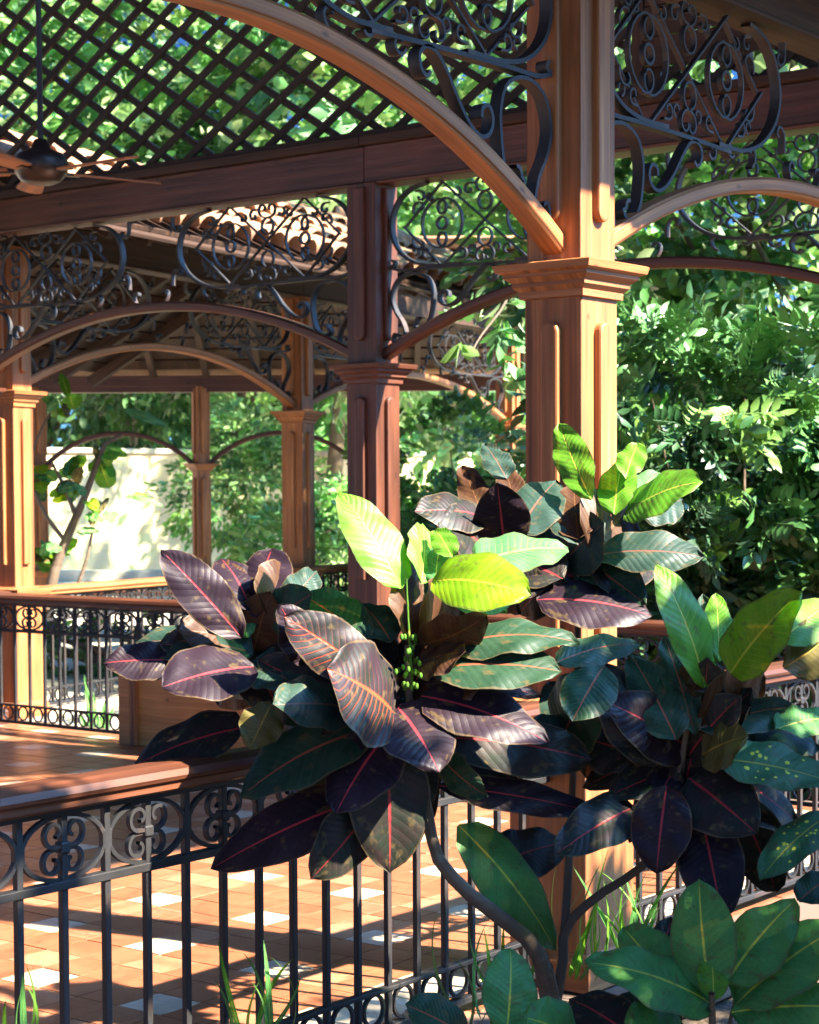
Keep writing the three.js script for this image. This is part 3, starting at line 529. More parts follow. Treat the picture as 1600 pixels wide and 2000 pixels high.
tree('bright tree behind the middle of the lattice', ground(640, 39), 5, blobsRand(4, 14, 3.8, 4.8, 13, 2.4), G.broad, M.leafTree, 13000, PAL.lime, 4, { size: [1.2, 2], r: .22 });
tree('leafy tree behind the scrollwork right of the dark post', ground(890, 37), 4, blobsRand(5, 14, 3.4, 3.0, 12, 2.3), G.broad, M.leafTree, 12000, PAL.lime, 5, { size: [1.1, 1.9], r: .2 });
tree('yellow green tree behind the big front post', ground(1110, 28), 3.2, blobsRand(6, 13, 2.6, 2.6, 9.5, 1.8), G.broad, M.leafTree, 8000, PAL.lime, 6, { size: [1.2, 1.9] });
tree('pale trunked tree behind the right hand arch', ground(1440, 17), 4.2, blobsRand(7, 10, 1.9, 3.0, 7, 1.25), G.broad, M.leafTree, 10000, [...PAL.lime, ...PAL.mid], 7, { size: [.7, 1.2], r: .1 });
tree('tree behind the right edge of the picture', ground(1720, 16), 3, blobsRand(8, 10, 1.9, 2.4, 6.5, 1.25), G.broad, M.leafTree, 10000, [...PAL.lime, ...PAL.mid], 8, { size: [.7, 1.2] });
[[40, 'far treeline behind the bright left post'], [330, 'far treeline behind the plaza wall'], [700, 'far treeline behind the dark reddish post'], [1000, 'far treeline between the dark post and the big front post']].forEach(([x, l], i) =>
  tree(l, ground(x, 50), 2, blobsRand(60 + i, 12, 4.2, 2.4, 7.5, 2.2), G.broad, M.leafTree, 6500, [...PAL.mid, ...PAL.lime], 60 + i, { size: [1.5, 2.6], group: 'far treeline' }));
// dense shrubs to the right of the front post
const sg = 'dense shrubs behind the right hand railing';
tree('glossy dark shrub immediately right of the big front post', ground(1290, 11.6), .9, [[0, .6, 0, .75, .6, .75], [.1, 1.4, .1, .8, .65, .8], [-.1, 2.1, 0, .7, .55, .7], [.3, 1.0, .4, .7, .6, .7]], G.sprig, M.leafGloss, 1500, [...PAL.dark, ...PAL.mid], 9, { name: 'shrub', cat: 'shrub', group: sg, r: .04, size: [.9, 1.4] });
tree('glossy green shrub in the middle of the right hand foliage', ground(1440, 12.2), 1.0, [[0, .6, 0, .85, .7, .8], [0, 1.5, .1, .85, .6, .8], [.1, 2.3, 0, .75, .55, .7], [-.4, 1.0, -.3, .6, .5, .6]], G.sprig, M.leafGloss, 1700, [...PAL.dark, ...PAL.mid, PAL.lime[2]], 10, { name: 'shrub', cat: 'shrub', group: sg, r: .04, size: [.9, 1.4] });
tree('glossy shrub at the right edge of the picture', ground(1610, 11.6), .9, [[0, .7, 0, .8, .7, .8], [0, 1.5, .1, .8, .6, .8], [.1, 2.2, 0, .7, .5, .7]], G.sprig, M.leafGloss, 1400, [...PAL.dark, ...PAL.mid], 11, { name: 'shrub', cat: 'shrub', group: sg, r: .04, size: [.9, 1.4] });
tree('dark bushes closing the view low behind the right railing', ground(1480, 14.5), 0, [[-2, .6, 1.6, 1.3, 1.1, 1.2], [-.6, .7, .5, 1.3, 1.3, 1.2], [.8, .7, -.6, 1.3, 1.2, 1.2], [2, .7, -1.6, 1.3, 1.2, 1.2]], G.broad, M.leafGloss, 9000, PAL.dark, 12, { name: 'bush', cat: 'bush', group: sg, size: [.8, 1.3] });
tree('sunlit bush between the dark post and the big front post', ground(880, 19), .8, [[-.5, .8, .4, 1, .9, .9], [.4, 1.0, 0, 1, 1, .9], [0, 1.9, 0, .9, .7, .8], [1.2, .8, -.4, .9, .9, .9]], G.small, M.leafTree, 9000, [...PAL.mid, ...PAL.lime], 13, { name: 'bush', cat: 'bush', group: 'sunlit bushes beyond the pavilions', r: .05 });
tree('sunlit bush right of the post of the second pavilion', ground(660, 24), .8, [[-.5, .8, 0, 1, .8, .9], [.5, 1.0, 0, 1, .9, .9]], G.small, M.leafTree, 5000, PAL.lime, 14, { name: 'bush', cat: 'bush', group: 'sunlit bushes beyond the pavilions', r: .05 });
tree('dark bush left of the middle post of the second pavilion', ground(500, 33), .8, [[-.8, 1.7, 0, 1.1, .8, 1], [.4, 1.8, 0, 1.2, .9, 1], [-.1, 2.6, 0, 1, .8, .9]], G.small, M.leafTree, 6000, [...PAL.mid, ...PAL.lime], 15, { name: 'bush', cat: 'bush', group: 'sunlit bushes beyond the pavilions', r: .05 });
tree('low green hedge on the plaza behind the left post', ground(215, 18.5), 0, [[-.9, .25, -.6, .5, .32, .5], [-.4, .25, -.3, .5, .3, .5], [.1, .25, .1, .5, .32, .5], [.6, .25, .5, .5, .3, .5]], G.small, M.leafTree, 2600, PAL.mid, 16, { name: 'hedge', cat: 'hedge', group: 'low planting', size: [.6, 1] });
// tall shrubs on the camera's right, outside the picture: they keep the sun off the lower croton leaves and part of the floor
[['tall shrub outside the picture to the right, nearest the front post', .75, 1.2, [[-.5, 1.1, 0, .7, .9, .5], [.3, 1.0, 0, .7, .8, .5], [0, 2.0, .1, .8, .6, .5], [-.6, 2.6, 0, .5, .45, .4]], 3000],
 ['tall shrub outside the picture to the right, middle one', -.5, 1.6, [[0, 1.1, 0, .8, 1.0, .5], [-.3, 1.9, 0, .8, .65, .5], [.3, 2.15, 0, .6, .45, .4], [-.3, 2.5, 0, .6, .3, .4]], 3200],
 ['tall shrub outside the picture to the right, nearest the camera', -1.7, 1.6, [[0, 1.1, 0, .8, 1.0, .5], [0, 2.0, 0, .8, .7, .5], [.3, 2.9, 0, .7, .45, .4], [-.5, 3.4, 0, .6, .5, .4]], 3200]].forEach(([l, a, h, b, n], i) =>
  tree(l, W(a, -2.95, -.15), h, b, G.broad, M.leafGloss, n, PAL.mid, 21 + i, { name: 'shrub', cat: 'shrub', r: .05, group: 'tall shrubs outside the picture' }));

// ---------------------------------------------------------------- large croton leaves
function veinTex(o) {
  const r = RNG(o.seed), spots = o.spots ? Array.from({ length: o.spots }, () => [.12 + .76 * r(), .25 + .65 * r(), .012 + .022 * r()]) : [];
  return tex(192, 384, (u, v) => {
    const x = Math.abs(u - .5) * 2, side = u < .5 ? 0 : 1, n = fbm(u, v, 5, 8, o.seed, 4), f = fbm(u, v, 50, 90, o.seed + 1, 2);
    let c = mix(o.base, o.alt, cl(n * 1.8 - .4)).map(k => k * (.85 + .3 * f));
    const q = (v - x * .17 * (1 + .2 * n)) * (o.nv ?? 15) + side * .37, d = Math.abs(q - Math.round(q)), vw = .07 + .06 * (1 - x);
    if (d < vw) c = mix(c, o.vein, (o.vs ?? .5) * (1 - d / vw) * (1 - (o.vx ?? .5) * x) * (o.half === undefined || o.half === side ? 1 : .15));
    const mw = (.028 + .03 * (1 - v)); if (x < mw) c = mix(c, o.mid, cl((mw - x) / mw * 2.2)); 
    for (const [sx, sy, sr] of spots) { const dd = Math.hypot(u - sx, (v - sy) * 2); if (dd < sr * 1.6) c = mix(c, [.62, .62, .06], cl(2 * (1.6 - dd / sr))); }
    const bl = fbm(u, v, 9, 16, o.seed + 2, 3); if (bl > .63) c = mix(c, [.11, .075, .03], cl((bl - .63) * 5) * .6);
    if (x > .9 + .08 * n) c = mix(c, [.12, .08, .04], .5);
    return c;
  });
}
const leafBump = tex(192, 384, (u, v) => { const x = Math.abs(u - .5) * 2, side = u < .5 ? 0 : 1, q = (v - x * .17) * 15 + side * .37, d = Math.abs(q - Math.round(q)) * 2; const s = cl(.15 + .75 * Math.sqrt(d) + .1 * fbm(u, v, 40, 70, 2, 2)) * (x < .05 ? .3 + 14 * x : 1); return [s, s, s]; }, false);
const LM = {};
const defs = {
  dark: { base: [.012, .019, .013], alt: [.028, .017, .018], vein: [.036, .022, .024], mid: [.32, .03, .035], seed: 1 },
  purple: { base: [.014, .008, .014], alt: [.024, .013, .02], vein: [.011, .008, .011], mid: [.36, .035, .045], seed: 2, vs: .6 },
  red: { base: [.024, .014, .022], alt: [.013, .018, .014], vein: [.6, .07, .02], mid: [.62, .06, .02], seed: 3, vs: .95, vx: .75, half: 0 },
  dgreen: { base: [.013, .038, .019], alt: [.022, .055, .028], vein: [.05, .1, .06], mid: [.3, .07, .035], seed: 4 },
  teal: { base: [.016, .04, .03], alt: [.028, .058, .042], vein: [.02, .04, .035], mid: [.16, .07, .05], seed: 5 },
  brown: { base: [.05, .02, .012], alt: [.075, .035, .014], vein: [.09, .04, .015], mid: [.14, .06, .02], seed: 6, t: .15 },
  lime: { base: [.09, .28, .02], alt: [.14, .36, .025], vein: [.4, .52, .05], mid: [.62, .62, .09], seed: 7, vs: .55, t: .4 },
  yellow: { base: [.17, .37, .01], alt: [.26, .42, .012], vein: [.45, .5, .03], mid: [.6, .6, .05], seed: 8, vs: .5, t: .45 },
  mint: { base: [.06, .22, .07], alt: [.1, .28, .09], vein: [.4, .5, .12], mid: [.5, .5, .14], seed: 9, t: .3 },
  green: { base: [.06, .21, .05], alt: [.09, .28, .065], vein: [.12, .32, .08], mid: [.5, .56, .07], seed: 10, t: .15 },
  olive: { base: [.09, .085, .02], alt: [.12, .1, .03], vein: [.2, .15, .03], mid: [.34, .22, .04], seed: 11, t: .3 },
  spot: { base: [.03, .1, .045], alt: [.05, .15, .06], vein: [.1, .2, .06], mid: [.3, .3, .05], seed: 12, spots: 16 },
};
for (const [k, o] of Object.entries(defs)) LM[k] = new THREE.MeshPhysicalMaterial({ map: veinTex(o), bumpMap: leafBump, bumpScale: .001, roughness: .48, specularIntensity: .42, transmission: o.t ?? 0, thickness: 0, side: THREE.DoubleSide });
// blade along +y, unit length, half width profile; o.fold V angle, o.curl bend along the length, o.wave edge wave, o.twist
function bladeGeo(L, Wd, o) {
  const n = 14, m = 6, pos = [], uv = [], idx = []; let y = 0, z = 0, ang = -(o.curl ?? .3) * .35, st = L / n;
  for (let i = 0; i <= n; i++) {
    const t = i / n, pw = Math.pow(Math.sin(Math.PI * Math.pow(cl(t * .985 + .015), o.peak ?? .85)), .62), w = Wd / 2 * (t < .001 ? .05 : pw) * (t > .97 ? .25 : 1);
    if (i) { y += Math.cos(ang) * st; z -= Math.sin(ang) * st; ang += (o.curl ?? .3) / n; }
    const tw = (o.twist ?? 0) * (t - .3);
    for (let j = -m / 2; j <= m / 2; j++) {
      const k = j / (m / 2), fold = (o.fold ?? .3) * (1 - .35 * t), side = Math.abs(k) * w;
      let lx = k * w * Math.cos(fold), lz = side * Math.sin(fold) - side * side / Math.max(Wd, .01) * .55 + (o.wave ?? .006) * Math.sin(t * 17 + j * 1.3 + (o.ph ?? 0)) * Math.abs(k);
      const X = lx * Math.cos(tw) - lz * Math.sin(tw), Z = lx * Math.sin(tw) + lz * Math.cos(tw);
      pos.push(X, y + Z * Math.sin(ang), z + Z * Math.cos(ang)); uv.push(.5 + k * .5, t);
    }
  }
  for (let i = 0; i < n; i++) for (let j = 0; j < m; j++) { const p = i * (m + 1) + j; idx.push(p, p + 1, p + m + 1, p + 1, p + m + 2, p + m + 1); }
  const g = new THREE.BufferGeometry(); g.setAttribute('position', new THREE.Float32BufferAttribute(pos, 3)); g.setAttribute('uv', new THREE.Float32BufferAttribute(uv, 2)); g.setIndex(idx); g.computeVertexNormals(); return g;
}
// a leaf from base to tip (picture position and depth), width in picture pixels, front -1 leans to the viewer, +1 away
let leafSeed = 0;
function placeLeaf(parent, D, bx, by, tx, ty, wpx, type, front = -1, o = {}) {
  const r = RNG(900 + leafSeed++), px = FPX / D, lp = Math.hypot(tx - bx, ty - by) / px, want = o.L ?? .30;
  const dz = lp < want ? Math.min(Math.sqrt(want * want - lp * lp), lp * 1.1) * .75 * front : .05 * front;
  const d0 = D + (o.d ?? 0), B = at(bx, by, d0), T = at(tx, ty, d0 + dz), axis = T.clone().sub(B), L = axis.length(); axis.normalize();
  const toCam = camera.position.clone().sub(B).normalize(), up = V(0, 1, 0);
  // upper face turns to the viewer, tipped towards the sky
  let N = toCam.clone().multiplyScalar(1).addScaledVector(up, o.up ?? .55); N.addScaledVector(axis, -N.dot(axis)).normalize();
  N.applyAxisAngle(axis, o.roll ?? (r() - .5) * .5);
  const vis = Math.max(.5, Math.abs(N.dot(toCam))), X = new THREE.Vector3().crossVectors(axis, N).normalize();
  const g = bladeGeo(L * 1.03, wpx / px / vis * 1.13, { curl: o.curl ?? .35 + .35 * r(), fold: o.fold ?? .18 + .22 * r(), wave: .004 + .005 * r(), ph: r() * 6, twist: o.twist ?? (r() - .5) * .35, peak: o.peak ?? .68 + .36 * r() });
  const me = part('leaf', g, LM[type], parent); me.applyMatrix4(new THREE.Matrix4().makeBasis(X, axis, N)); me.position.add(B);
  return me;
}
{
  const c = thing('croton_shrub', 'large croton shrub with dark purple and lime leaves in front of the railing', 'shrub');
  const D = 4.75, limb = (pts, r0, r1, name = 'branch') => part(name, tube(pts.map(([x, y, d]) => at(x, y, d)), r0, r1, 16, 10), M.bark, c);
  limb([[1080, 2240, 4.95], [1080, 2080, 4.95], [1075, 1960, 4.92], [1062, 1890, 4.9]], .034, .026, 'trunk');
  limb([[1066, 1905, 4.9], [1040, 1845, 4.88], [975, 1790, 4.86], [905, 1735, 4.84], [852, 1670, 4.84], [838, 1600, 4.85], [815, 1480, 4.86], [798, 1340, 4.86], [796, 1260, 4.86]], .022, .009);
  limb([[1085, 1960, 4.94], [1100, 1870, 4.97], [1103, 1815, 5.0], [1160, 1755, 5.02], [1250, 1695, 5.02], [1310, 1610, 4.98], [1330, 1500, 4.92], [1345, 1400, 4.88]], .014, .008);
  limb([[1103, 1820, 5.0], [1115, 1600, 5.2], [1125, 1350, 5.3], [1130, 1100, 5.3]], .012, .007);
  limb([[838, 1590, 4.88], [700, 1480, 5.0], [560, 1390, 5.0], [495, 1290, 5.0]], .011, .006);
  const leaves = (d, list) => list.forEach(l => placeLeaf(c, d, ...l));
  // centre head
  leaves(4.82, [
    [783, 1150, 668, 955, 88, 'lime', 1, { roll: .3, fold: .25 }], [822, 1140, 830, 1022, 50, 'lime', 1, { roll: .8 }], [852, 1140, 868, 1030, 46, 'mint', 1, { roll: -.5 }], [885, 1090, 850, 1030, 38, 'lime', 1, {}],
    [845, 1135, 1032, 1150, 92, 'yellow', -1, { curl: .9, up: .9, d: -.03 }], [930, 1100, 1108, 1062, 62, 'mint', 1, { up: 1.2, curl: .5, d: -.02 }], [880, 1180, 1000, 1165, 50, 'mint', 1, { d: .05 }],
    [800, 1260, 790, 1075, 62, 'brown', 1, { roll: .9 }], [820, 1250, 905, 1165, 95, 'brown', 1, { up: -.6 }], [830, 1255, 948, 1212, 56, 'brown', -1, { up: -.5 }], [805, 1300, 905, 1270, 46, 'brown', -1, {}],
    [868, 1268, 1132, 1236, 64, 'dgreen', -1, { curl: .9, up: .9 }], [835, 1308, 1092, 1300, 88, 'dgreen', -1, { curl: .55, up: .8, d: -.04 }], [830, 1335, 1062, 1352, 44, 'purple', 1, { d: .03 }],
    [822, 1360, 1072, 1438, 98, 'purple', -1, { up: .6, d: -.05, roll: -.2 }], [845, 1440, 1160, 1475, 108, 'dark', 1, { up: .8, d: .04 }], [855, 1535, 1168, 1582, 62, 'purple', 1, { d: .06, up: .7 }],
    [775, 1380, 858, 1498, 100, 'purple', -1, { d: -.05, curl: .6 }], [768, 1420, 655, 1580, 112, 'purple', -1, { d: -.04, roll: .3 }], [752, 1420, 765, 1700, 148, 'dark', -1, { d: -.01, curl: .5 }],
    [860, 1475, 945, 1556, 46, 'dgreen', -1, { roll: .9 }], [738, 1330, 563, 1205, 98, 'red', -1, { d: -.02, roll: -.2 }], [770, 1392, 650, 1303, 108, 'red', -1, { d: -.08, roll: .1 }],
    [720, 1262, 582, 1150, 84, 'dgreen', 1, {}], [745, 1245, 668, 1178, 62, 'dgreen', 1, { d: .02 }], [765, 1255, 712, 1180, 62, 'dgreen', 1, {}],
    [700, 1400, 505, 1285, 100, 'dark', 1, { d: .06 }], [690, 1385, 540, 1372, 72, 'teal', -1, {}], [740, 1420, 466, 1540, 112, 'dgreen', -1, { d: .0, up: 1.0, roll: .2 }],
    [705, 1560, 410, 1690, 108, 'purple', 1, { d: .05, up: .8 }], [735, 1560, 615, 1715, 92, 'dark', -1, { d: .02, roll: -.6 }], [530, 1375, 490, 1458, 62, 'olive', -1, { d: .0 }],
    [600, 1290, 552, 1185, 56, 'purple', -1, { d: .04 }], [750, 1340, 620, 1430, 80, 'dark', 1, { d: .08 }], [790, 1420, 830, 1620, 90, 'dark', 1, { d: .1 }], [770, 1300, 660, 1230, 70, 'dark', 1, { d: .07 }], [800, 1330, 940, 1400, 90, 'dark', 1, { d: .1 }], [830, 1420, 1020, 1530, 90, 'dark', 1, { d: .12 }], [740, 1450, 560, 1480, 90, 'dark', 1, { d: .12 }], [740, 1500, 690, 1640, 90, 'dark', 1, { d: .1 }],
    [895, 1612, 1095, 1850, 98, 'green', 1, { d: .12, up: .5 }], [960, 1690, 1110, 1640, 80, 'dark', 1, { d: .2 }],
  ]);
  // left head
  leaves(4.98, [
    [472, 1245, 318, 1074, 88, 'purple', -1, { roll: -.2, d: -.03 }], [490, 1245, 395, 1150, 84, 'purple', 1, { d: .04 }], [492, 1195, 434, 1084, 62, 'purple', 1, { roll: .4 }], [500, 1205, 528, 1067, 78, 'purple', 1, { roll: -.4 }],
    [520, 1205, 572, 1108, 92, 'brown', 1, { up: -.5 }], [560, 1185, 622, 1110, 52, 'teal', 1, {}], [530, 1220, 605, 1160, 62, 'dgreen', -1, {}], [484, 1245, 468, 1165, 34, 'mint', 1, {}], [470, 1180, 448, 1090, 40, 'brown', 1, { d: .03 }],
    [495, 1275, 268, 1245, 84, 'teal', 1, { up: .9 }], [352, 1290, 205, 1292, 68, 'purple', -1, { up: .8, L: .2 }], [496, 1302, 322, 1335, 88, 'purple', -1, { up: .7, d: -.05 }],
    [482, 1420, 257, 1490, 84, 'dark', 1, { up: .6, d: .03 }], [560, 1240, 470, 1290, 70, 'dark', 1, {}], [580, 1250, 640, 1330, 80, 'dark', 1, {}], [560, 1210, 480, 1180, 60, 'dark', 1, { d: .06 }], [540, 1280, 430, 1190, 70, 'dark', 1, { d: .08 }], [500, 1330, 590, 1400, 90, 'dark', 1, { d: .05 }], [480, 1330, 420, 1240, 60, 'dark', 1, { d: .08 }], [500, 1290, 580, 1340, 70, 'teal', -1, {}],
  ]);
  // upper right head
  leaves(5.25, [
    [1155, 975, 1090, 828, 58, 'lime', 1, { roll: -.4 }], [1200, 1005, 1216, 896, 54, 'lime', 1, {}], [1222, 935, 1246, 862, 40, 'lime', 1, {}], [1222, 1005, 1362, 932, 62, 'lime', -1, { up: .9 }], [1230, 985, 1288, 918, 42, 'mint', 1, { d: .04 }], [1250, 1010, 1335, 972, 52, 'teal', 1, { d: .05 }],
    [985, 1062, 972, 948, 80, 'purple', -1, {}], [990, 935, 948, 866, 42, 'teal', 1, { d: .06 }], [1010, 1045, 1086, 932, 74, 'teal', 1, {}], [962, 1055, 902, 904, 52, 'brown', 1, {}], [1020, 1050, 985, 900, 50, 'brown', 1, { d: .05 }], [950, 1012, 818, 992, 46, 'dark', -1, {}], [965, 1085, 860, 1012, 66, 'dark', -1, { roll: .2 }],
    [1150, 1070, 1235, 985, 112, 'brown', 1, { up: -.4 }], [1160, 1085, 1374, 1078, 74, 'teal', -1, { up: 1.0, curl: .8 }], [1165, 1090, 1290, 1050, 56, 'brown', 1, {}], [1048, 1172, 1272, 1192, 84, 'purple', -1, { up: .7 }], [1062, 1150, 895, 1115, 74, 'dark', 1, {}], [1100, 1130, 960, 1080, 80, 'dark', 1, {}], [1130, 1065, 1078, 982, 48, 'teal', 1, {}], [1130, 1055, 1120, 942, 64, 'brown', 1, {}], [1170, 1080, 1180, 960, 60, 'brown', 1, { d: .05 }], [1100, 1120, 1200, 1170, 90, 'dark', 1, { d: .05 }], [1080, 1130, 1010, 1200, 60, 'dark', 1, { d: .03 }], [1140, 1090, 1230, 1130, 80, 'dark', 1, { d: .03 }],
  ]);
  // right head
  leaves(4.85, [
    [1378, 1345, 1291, 1098, 78, 'lime', 1, { roll: .35 }], [1372, 1335, 1374, 1160, 46, 'dgreen', 1, { d: .02 }], [1405, 1292, 1400, 1158, 44, 'lime', 1, {}], [1420, 1287, 1442, 1198, 40, 'lime', 1, { roll: -.6 }], [1428, 1315, 1556, 1155, 100, 'yellow', -1, { curl: .5, d: -.02 }], [1520, 1255, 1625, 1175, 64, 'lime', 1, {}], [1530, 1305, 1640, 1225, 74, 'olive', 1, { up: -.3 }],
    [1322, 1445, 1232, 1272, 86, 'dgreen', 1, { d: -.02 }], [1358, 1435, 1298, 1238, 60, 'dgreen', 1, {}], [1285, 1495, 1165, 1292, 104, 'dark', 1, { d: .02 }], [1180, 1300, 1120, 1402, 74, 'dgreen', -1, { d: .02 }], [1085, 1295, 1252, 1248, 46, 'dgreen', 1, { up: 1.2 }], [1300, 1450, 1230, 1400, 90, 'dark', 1, { d: .06 }],
    [1362, 1405, 1502, 1326, 96, 'brown', 1, { up: -.4 }], [1362, 1425, 1562, 1372, 64, 'dgreen', 1, {}], [1372, 1475, 1455, 1435, 64, 'olive', -1, {}], [1395, 1482, 1630, 1522, 84, 'spot', -1, { up: .9, d: -.04 }], [1515, 1425, 1630, 1398, 44, 'mint', 1, {}], [1350, 1350, 1400, 1290, 60, 'brown', 1, {}], [1440, 1410, 1600, 1450, 70, 'teal', 1, { d: .06 }],
    [1345, 1520, 1475, 1622, 114, 'dark', -1, { up: .8 }], [1302, 1535, 1282, 1702, 108, 'purple', -1, { d: -.04, curl: .4, L: .23 }], [1372, 1600, 1412, 1792, 112, 'purple', -1, { d: -.02, curl: .5 }], [1242, 1575, 1088, 1662, 80, 'dark', -1, { d: .05 }], [1440, 1560, 1520, 1745, 94, 'dark', 1, { d: .05 }], [1330, 1470, 1240, 1560, 80, 'dark', 1, { d: .07 }], [1400, 1500, 1560, 1600, 90, 'dark', 1, { d: .06 }], [1350, 1480, 1330, 1580, 80, 'dark', 1, { d: .06 }], [1250, 1480, 1140, 1440, 90, 'dark', 1, { d: .1 }], [1625, 1590, 1484, 1706, 54, 'spot', -1, { d: -.05 }],
  ]);
  // inner leaves that fill the heads
  const fill = (cx, cy, d, n, seed, ex = 1, ey = 1) => { const r = RNG(seed), kinds = ['dark', 'dark', 'dgreen', 'purple', 'teal', 'dark', 'brown'];
    for (let i = 0; i < n; i++) { const a = i / n * 6.283 + r() * .8, l = 120 + 110 * r(); placeLeaf(c, d + .03 + .13 * r(), cx + (r() - .5) * 50, cy + (r() - .5) * 60, cx + Math.cos(a) * l * ex, cy + Math.sin(a) * l * ey, 55 + 40 * r(), kinds[Math.floor(r() * 7)], r() > .4 ? 1 : -1, {}); } };
  fill(790, 1390, 4.86, 30, 301, 1.15, 1); fill(500, 1270, 5.02, 15, 302, .9, .65); fill(1120, 1090, 5.28, 15, 303, .9, .6); fill(1350, 1480, 4.9, 22, 304, 1, .9); fill(1120, 1430, 5.05, 7, 305, .7, .6);
  // flower spike of the centre head
  const sp = part('flower_spike', tube([at(806, 1340, 4.78), at(800, 1250, 4.76), at(794, 1130, 4.78)], .004, .002, 8, 6), LM.lime, c), r = RNG(4);
  const bud = new THREE.SphereGeometry(.0055, 7, 5), bs = []; for (let i = 0; i < 34; i++) { const g = bud.clone(), k = r(), p = at(798 + (r() - .5) * 60 * (.4 + k * .6), 1235 + k * 110, 4.73 + .06 * r()); g.scale(1, 1.5, 1); g.translate(p.x, p.y, p.z); bs.push(g); } part('buds', merge(bs), LM.lime, sp);

  const f = thing('green_shrub', 'low shrub with broad green leaves and yellow midribs in the lower right corner', 'shrub');
  part('stem', tube([at(1392, 2120, 4.35), at(1392, 2000, 4.33), at(1390, 1940, 4.3)], .012, .007, 6, 8), M.bark, f); part('stem', tube([at(1410, 2120, 4.4), at(1425, 2000, 4.45), at(1445, 1915, 4.5)], .006, .004, 6, 6), M.bark, f); part('stem', tube([at(990, 2120, 4.4), at(990, 2060, 4.4), at(990, 2005, 4.4)], .008, .005, 5, 6), M.bark, f);
  [[1388, 1945, 1362, 1718, 118, 'green', 1, { up: .2, L: .28 }], [1418, 1920, 1550, 1752, 108, 'green', 1, { up: .3, L: .28 }], [1392, 1962, 1153, 1868, 88, 'green', -1, { up: 1, L: .28, curl: .6 }], [1438, 1962, 1650, 1795, 112, 'green', 1, { up: .8, L: .28 }], [1428, 1978, 1660, 1962, 112, 'green', -1, { up: 1, L: .28 }], [1394, 1955, 1390, 1858, 54, 'lime', 1, { L: .14, d: -.04 }],
    [1305, 1915, 1215, 1808, 92, 'green', 1, { d: .12, L: .25 }], [990, 2015, 1000, 1848, 96, 'green', 1, { up: .2, d: .08, L: .25 }], [1330, 2010, 1195, 1955, 90, 'dgreen', 1, { d: .08 }], [1230, 2020, 1110, 1945, 90, 'dark', 1, { d: .12 }], [920, 2030, 800, 1962, 60, 'dgreen', -1, { d: .12 }], [1340, 2020, 1230, 2010, 70, 'green', -1, { d: -.02 }], [1130, 2030, 1030, 1985, 70, 'green', -1, { d: .05 }], [1590, 1900, 1520, 1840, 60, 'dark', 1, { d: .2 }], [1560, 1760, 1640, 1700, 50, 'dgreen', 1, { d: .3 }], [1270, 1990, 1310, 1790, 90, 'dark', 1, { d: .25 }], [1480, 2010, 1570, 1940, 90, 'dgreen', 1, { d: .1 }],
  ].forEach(l => placeLeaf(f, 4.35, ...l));
}
// ---------------------------------------------------------------- grass tufts, young tree behind the second pavilion rail, snake plant
function grassTuft(label, spots, seed, hgt) {
  const t = thing('grass_tuft', label, 'grass', V(0, 0, 0), 0, 'grass tufts in front of the railing'), r = RNG(seed);
  for (const [x, y, d, lean] of spots) {
    const B = at(x, y, d), l = hgt * (.7 + .6 * r()), g = bladeGeo(l, .012 + .008 * r(), { curl: .7 + .8 * r(), fold: .4, wave: 0, peak: .45 });
    const m = part('blade', g, r() > .5 ? LM.green : LM.lime, t); m.position.copy(B); m.rotation.set((r() - .5) * .5, r() * 6, lean + (r() - .5) * .5);
  }
}
const spread = (x0, x1, y, d, n, seed) => { const r = RNG(seed); return Array.from({ length: n }, () => [x0 + (x1 - x0) * r(), y + 25 * r(), d + .15 * r(), (r() - .5) * .7]); };
grassTuft('grass tuft at the bottom edge in front of the railing', spread(440, 560, 2030, 4.6, 9, 1), 1, .22);
grassTuft('grass blades in the lower left corner', spread(-20, 60, 2040, 4.2, 6, 2), 2, .2);
grassTuft('long grass around the foot of the big front post', spread(1100, 1290, 1900, 5.85, 34, 3), 3, .34);
grassTuft('single grass blades behind the trunk of the croton', spread(880, 1010, 1990, 5.5, 9, 4), 4, .3);
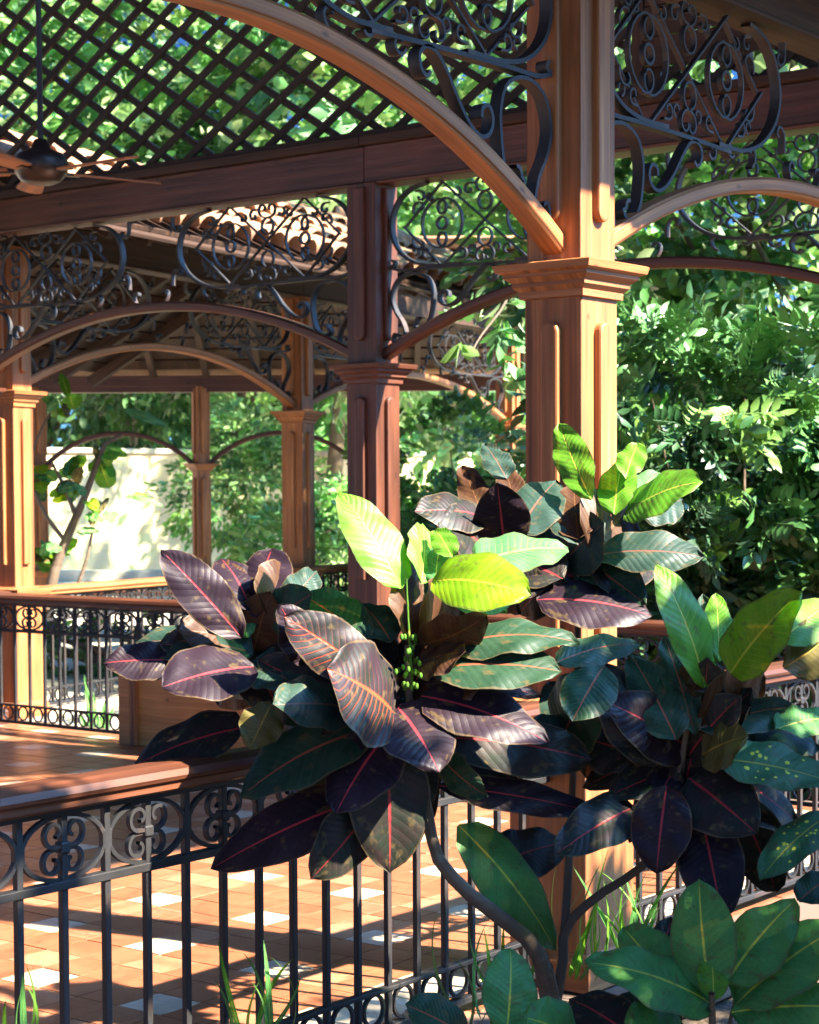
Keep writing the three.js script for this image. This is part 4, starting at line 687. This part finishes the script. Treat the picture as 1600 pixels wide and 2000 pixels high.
{
  const t = thing('young_tree', 'leafy young tree with yellowish leaves beside the bright left post', 'tree', V(0, 0, 0), 0);
  const D = 16.2, limb = (p, r0, r1) => part('branch', tube(p.map(([x, y]) => at(x, y, D)), r0, r1, 10, 8), M.bark, t);
  limb([[95, 1190], [105, 1120], [140, 1030], [170, 960], [190, 905], [210, 860], [238, 850]], .05, .018); limb([[150, 1010], [120, 940], [100, 900]], .022, .01); limb([[150, 1150], [170, 1090], [180, 1040]], .018, .01); limb([[130, 1060], [80, 990], [60, 900], [110, 780]], .02, .008);
  [[135, 775, 118, 728, 14, 'lime'], [135, 770, 145, 800, 34, 'lime'], [75, 765, 100, 790, 12, 'lime'], [240, 800, 330, 832, 16, 'mint'], [165, 910, 125, 905, 28, 'lime'], [195, 905, 215, 955, 36, 'lime'], [195, 905, 180, 900, 30, 'lime'], [200, 910, 225, 915, 30, 'lime'], [150, 950, 95, 965, 18, 'lime'], [150, 965, 100, 975, 16, 'yellow'], [55, 945, 92, 975, 22, 'mint'], [160, 930, 115, 915, 20, 'mint'], [170, 990, 205, 985, 14, 'green'], [165, 1010, 205, 1015, 12, 'green'], [150, 1040, 195, 1035, 12, 'mint'], [100, 1100, 65, 1070, 22, 'lime'], [110, 1110, 75, 1100, 20, 'lime'], [115, 1090, 90, 1060, 20, 'yellow'], [120, 1080, 150, 1050, 18, 'lime'], [245, 970, 320, 985, 12, 'mint'], [260, 965, 300, 980, 12, 'lime'], [110, 940, 80, 920, 22, 'green'], [130, 930, 150, 890, 20, 'green'], [200, 870, 250, 890, 18, 'lime']]
    .forEach(l => placeLeaf(t, D, l[0], l[1], l[2], l[3], l[4], l[5], 1, { L: .3 }));
  { const r = RNG(71); for (const [cx, cy, n] of [[205, 890, 10], [150, 950, 9], [90, 1085, 9], [110, 790, 5], [75, 930, 6], [185, 1000, 6]]) for (let i = 0; i < n; i++) { const a = r() * 6.28, l = 22 + 26 * r(); placeLeaf(t, D + (r() - .5) * .5, cx + (r() - .5) * 30, cy + (r() - .5) * 24, cx + Math.cos(a) * l, cy + Math.sin(a) * l * .8, 10 + 9 * r(), ['lime', 'mint', 'green', 'yellow', 'olive'][Math.floor(r() * 5)], r() > .5 ? 1 : -1, { L: .2 }); } }
  const s = thing('snake_plant', 'small dark snake plant behind the left railing', 'plant', V(0, 0, 0), 0); 
  [[185, 1440, 165, 1320, 14], [190, 1440, 180, 1345, 14], [180, 1440, 172, 1380, 12], [195, 1440, 205, 1370, 14], [200, 1442, 222, 1380, 12], [205, 1445, 215, 1400, 12], [175, 1440, 155, 1390, 12]].forEach(l => placeLeaf(s, 13.6, ...l, 'green', 1, { L: .1, curl: .15, fold: .5, peak: .4 }));
  const v = thing('hanging_vine', 'bright leafy vine hanging between the dark post and the big front post', 'vine', at(970, 620, 13.5), 0);
  part('stem', tube([V(.16, .2, 0), V(.1, .1, 0), V(-.2, -.15, 0), V(-.4, -.3, .05)], .012, .004, 8, 6), M.bark, v);
  crown(v, G.broad, M.leafTree, [[.1, .02, 0, .22, .16, .2], [-.25, -.12, 0, .22, .14, .2], [.15, -.3, 0, .16, .22, .16]], 90, PAL.lime, 55, [.7, 1.1], 'leaves');
}
scene.traverse(m => { if (m.isMesh && m !== sky) { m.castShadow = true; m.receiveShadow = true; } });
renderer.render(scene, camera);
